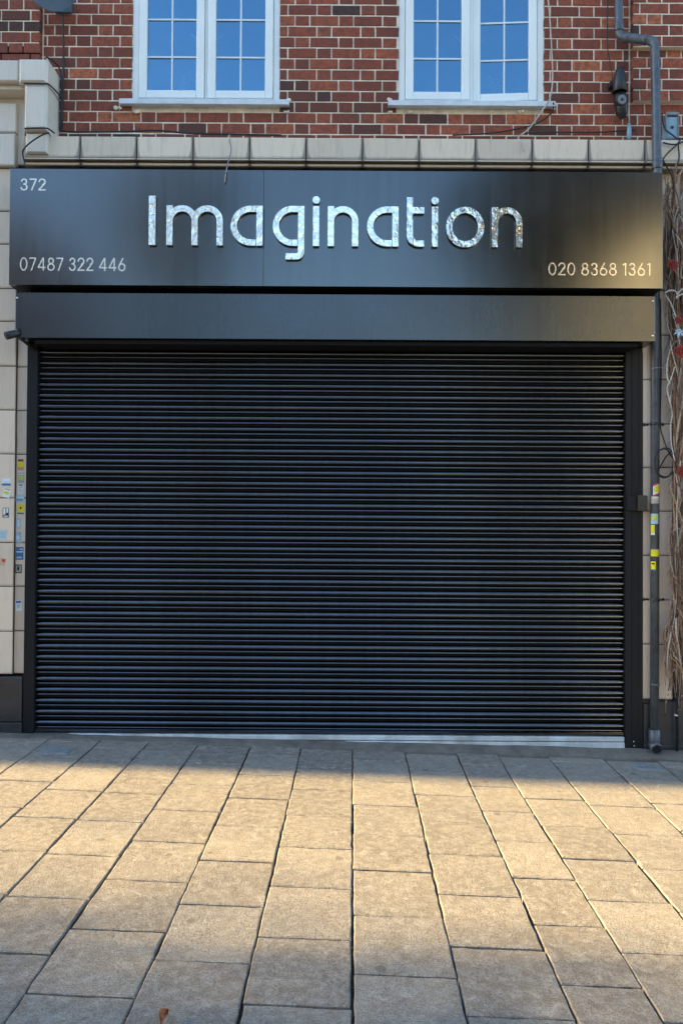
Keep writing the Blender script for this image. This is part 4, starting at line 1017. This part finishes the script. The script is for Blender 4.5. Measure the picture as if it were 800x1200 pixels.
def tree(x, y, base, h, cr, ch_, n_leaf, lab, seed, lm='leaves', ls=1.0):
    r = random.Random(seed); e = empty('street_tree', (x, y, base), lab, 'tree'); t = MB()
    cz = base + h - ch_ / 2
    t.tube([(x, y, base), (x + .1, y, base + h * .3), (x, y + .1, cz)], [.22, .17, .10], 10)
    tips = []
    for k in range(26):
        a = r.uniform(0, 6.28); rr_ = cr * r.uniform(.4, .95); z_ = cz + ch_ / 2 * r.uniform(-.85, .9)
        ff = math.sqrt(max(.05, 1 - ((z_ - cz) / (ch_ / 2)) ** 2)); p = Vector((x + math.cos(a) * rr_ * ff, y + math.sin(a) * rr_ * ff, z_)); s0 = Vector((x, y, base + h * r.uniform(.3, .6)))
        t.tube([s0, (s0 + p) / 2 + Vector((0, 0, .3)), p], [.07, .04, .015], 6); tips.append(p)
    adopt(t.build('trunk', 'bark'), e); t = MB()
    for k in range(n_leaf):
        c_ = r.choice(tips) + Vector([r.gauss(0, cr * .17) for _ in range(3)]); s_ = r.uniform(.05, .11) * ls; a = Vector([r.gauss(0, 1) for _ in range(3)]).normalized(); b_ = a.orthogonal().normalized()
        t.face([c_ - a * s_, c_ + b_ * s_ * .6, c_ + a * s_, c_ - b_ * s_ * .6], tone=r.random())
    adopt(t.build('crown', lm, recalc=False), e)
tree(4.75, -13.4, -.3, 13.2, 1.9, 9, 15000, 'dark leafy tree across the road standing before the cream building', 1, 'leaves_dark', 1.5)
tree(-4.3, -15.3, -.3, 12.6, 1.7, 6, 3800, 'thin half-bare tree across the road facing the shop', 2)

tree(13, -27, -.3, 19, 4.5, 15, 26000, 'tall dark tree rising behind the cream building', 6, 'leaves_dark', 1.6)
# ------------------------------------------------------------------ light
EL = R(21); DEL = R(2.3)
sd = Vector((-math.cos(EL) * math.cos(DEL), math.cos(EL) * math.sin(DEL), math.sin(EL)))   # towards the sun
# street tree up the road that shades the near paving
Sx = -25.0; tt = -Sx
tree(Sx, -5.7 + tt * math.tan(DEL), .2, tt * math.tan(EL) + 3.3, 3.3, 6.6, 26000, 'full street tree up the road shading the near paving', 4)
sl = bpy.data.lights.new('sun', 'SUN'); sl.energy = 5.0; sl.angle = R(.7); sl.color = (1, .735, .34)
so = bpy.data.objects.new('sun', sl); so.rotation_euler = sd.to_track_quat('Z', 'Y').to_euler(); so.location = (0, 0, 20); C.objects.link(so)
w = bpy.data.worlds.new('World'); sc.world = w; w.use_nodes = True; nt = w.node_tree
sky = nt.nodes.new('ShaderNodeTexSky'); sky.sky_type = 'NISHITA'; sky.sun_disc = False; sky.sun_elevation = EL
sky.sun_rotation = math.atan2(sd.x, sd.y); sky.air_density = 1.0; sky.dust_density = .5; sky.ozone_density = 1.6
bg = nt.nodes['Background']; nt.links.new(mixc(nt, 1.0, sky.outputs[0], (.965, 1.01, 1.0), 'MULTIPLY'), bg.inputs[0]); bg.inputs[1].default_value = .12
sc.view_settings.view_transform = 'Standard'; sc.view_settings.look = 'None'; sc.view_settings.gamma = 1; sc.view_settings.exposure = 2.3
sc.render.engine = 'CYCLES'
sc.cycles.max_bounces = 6
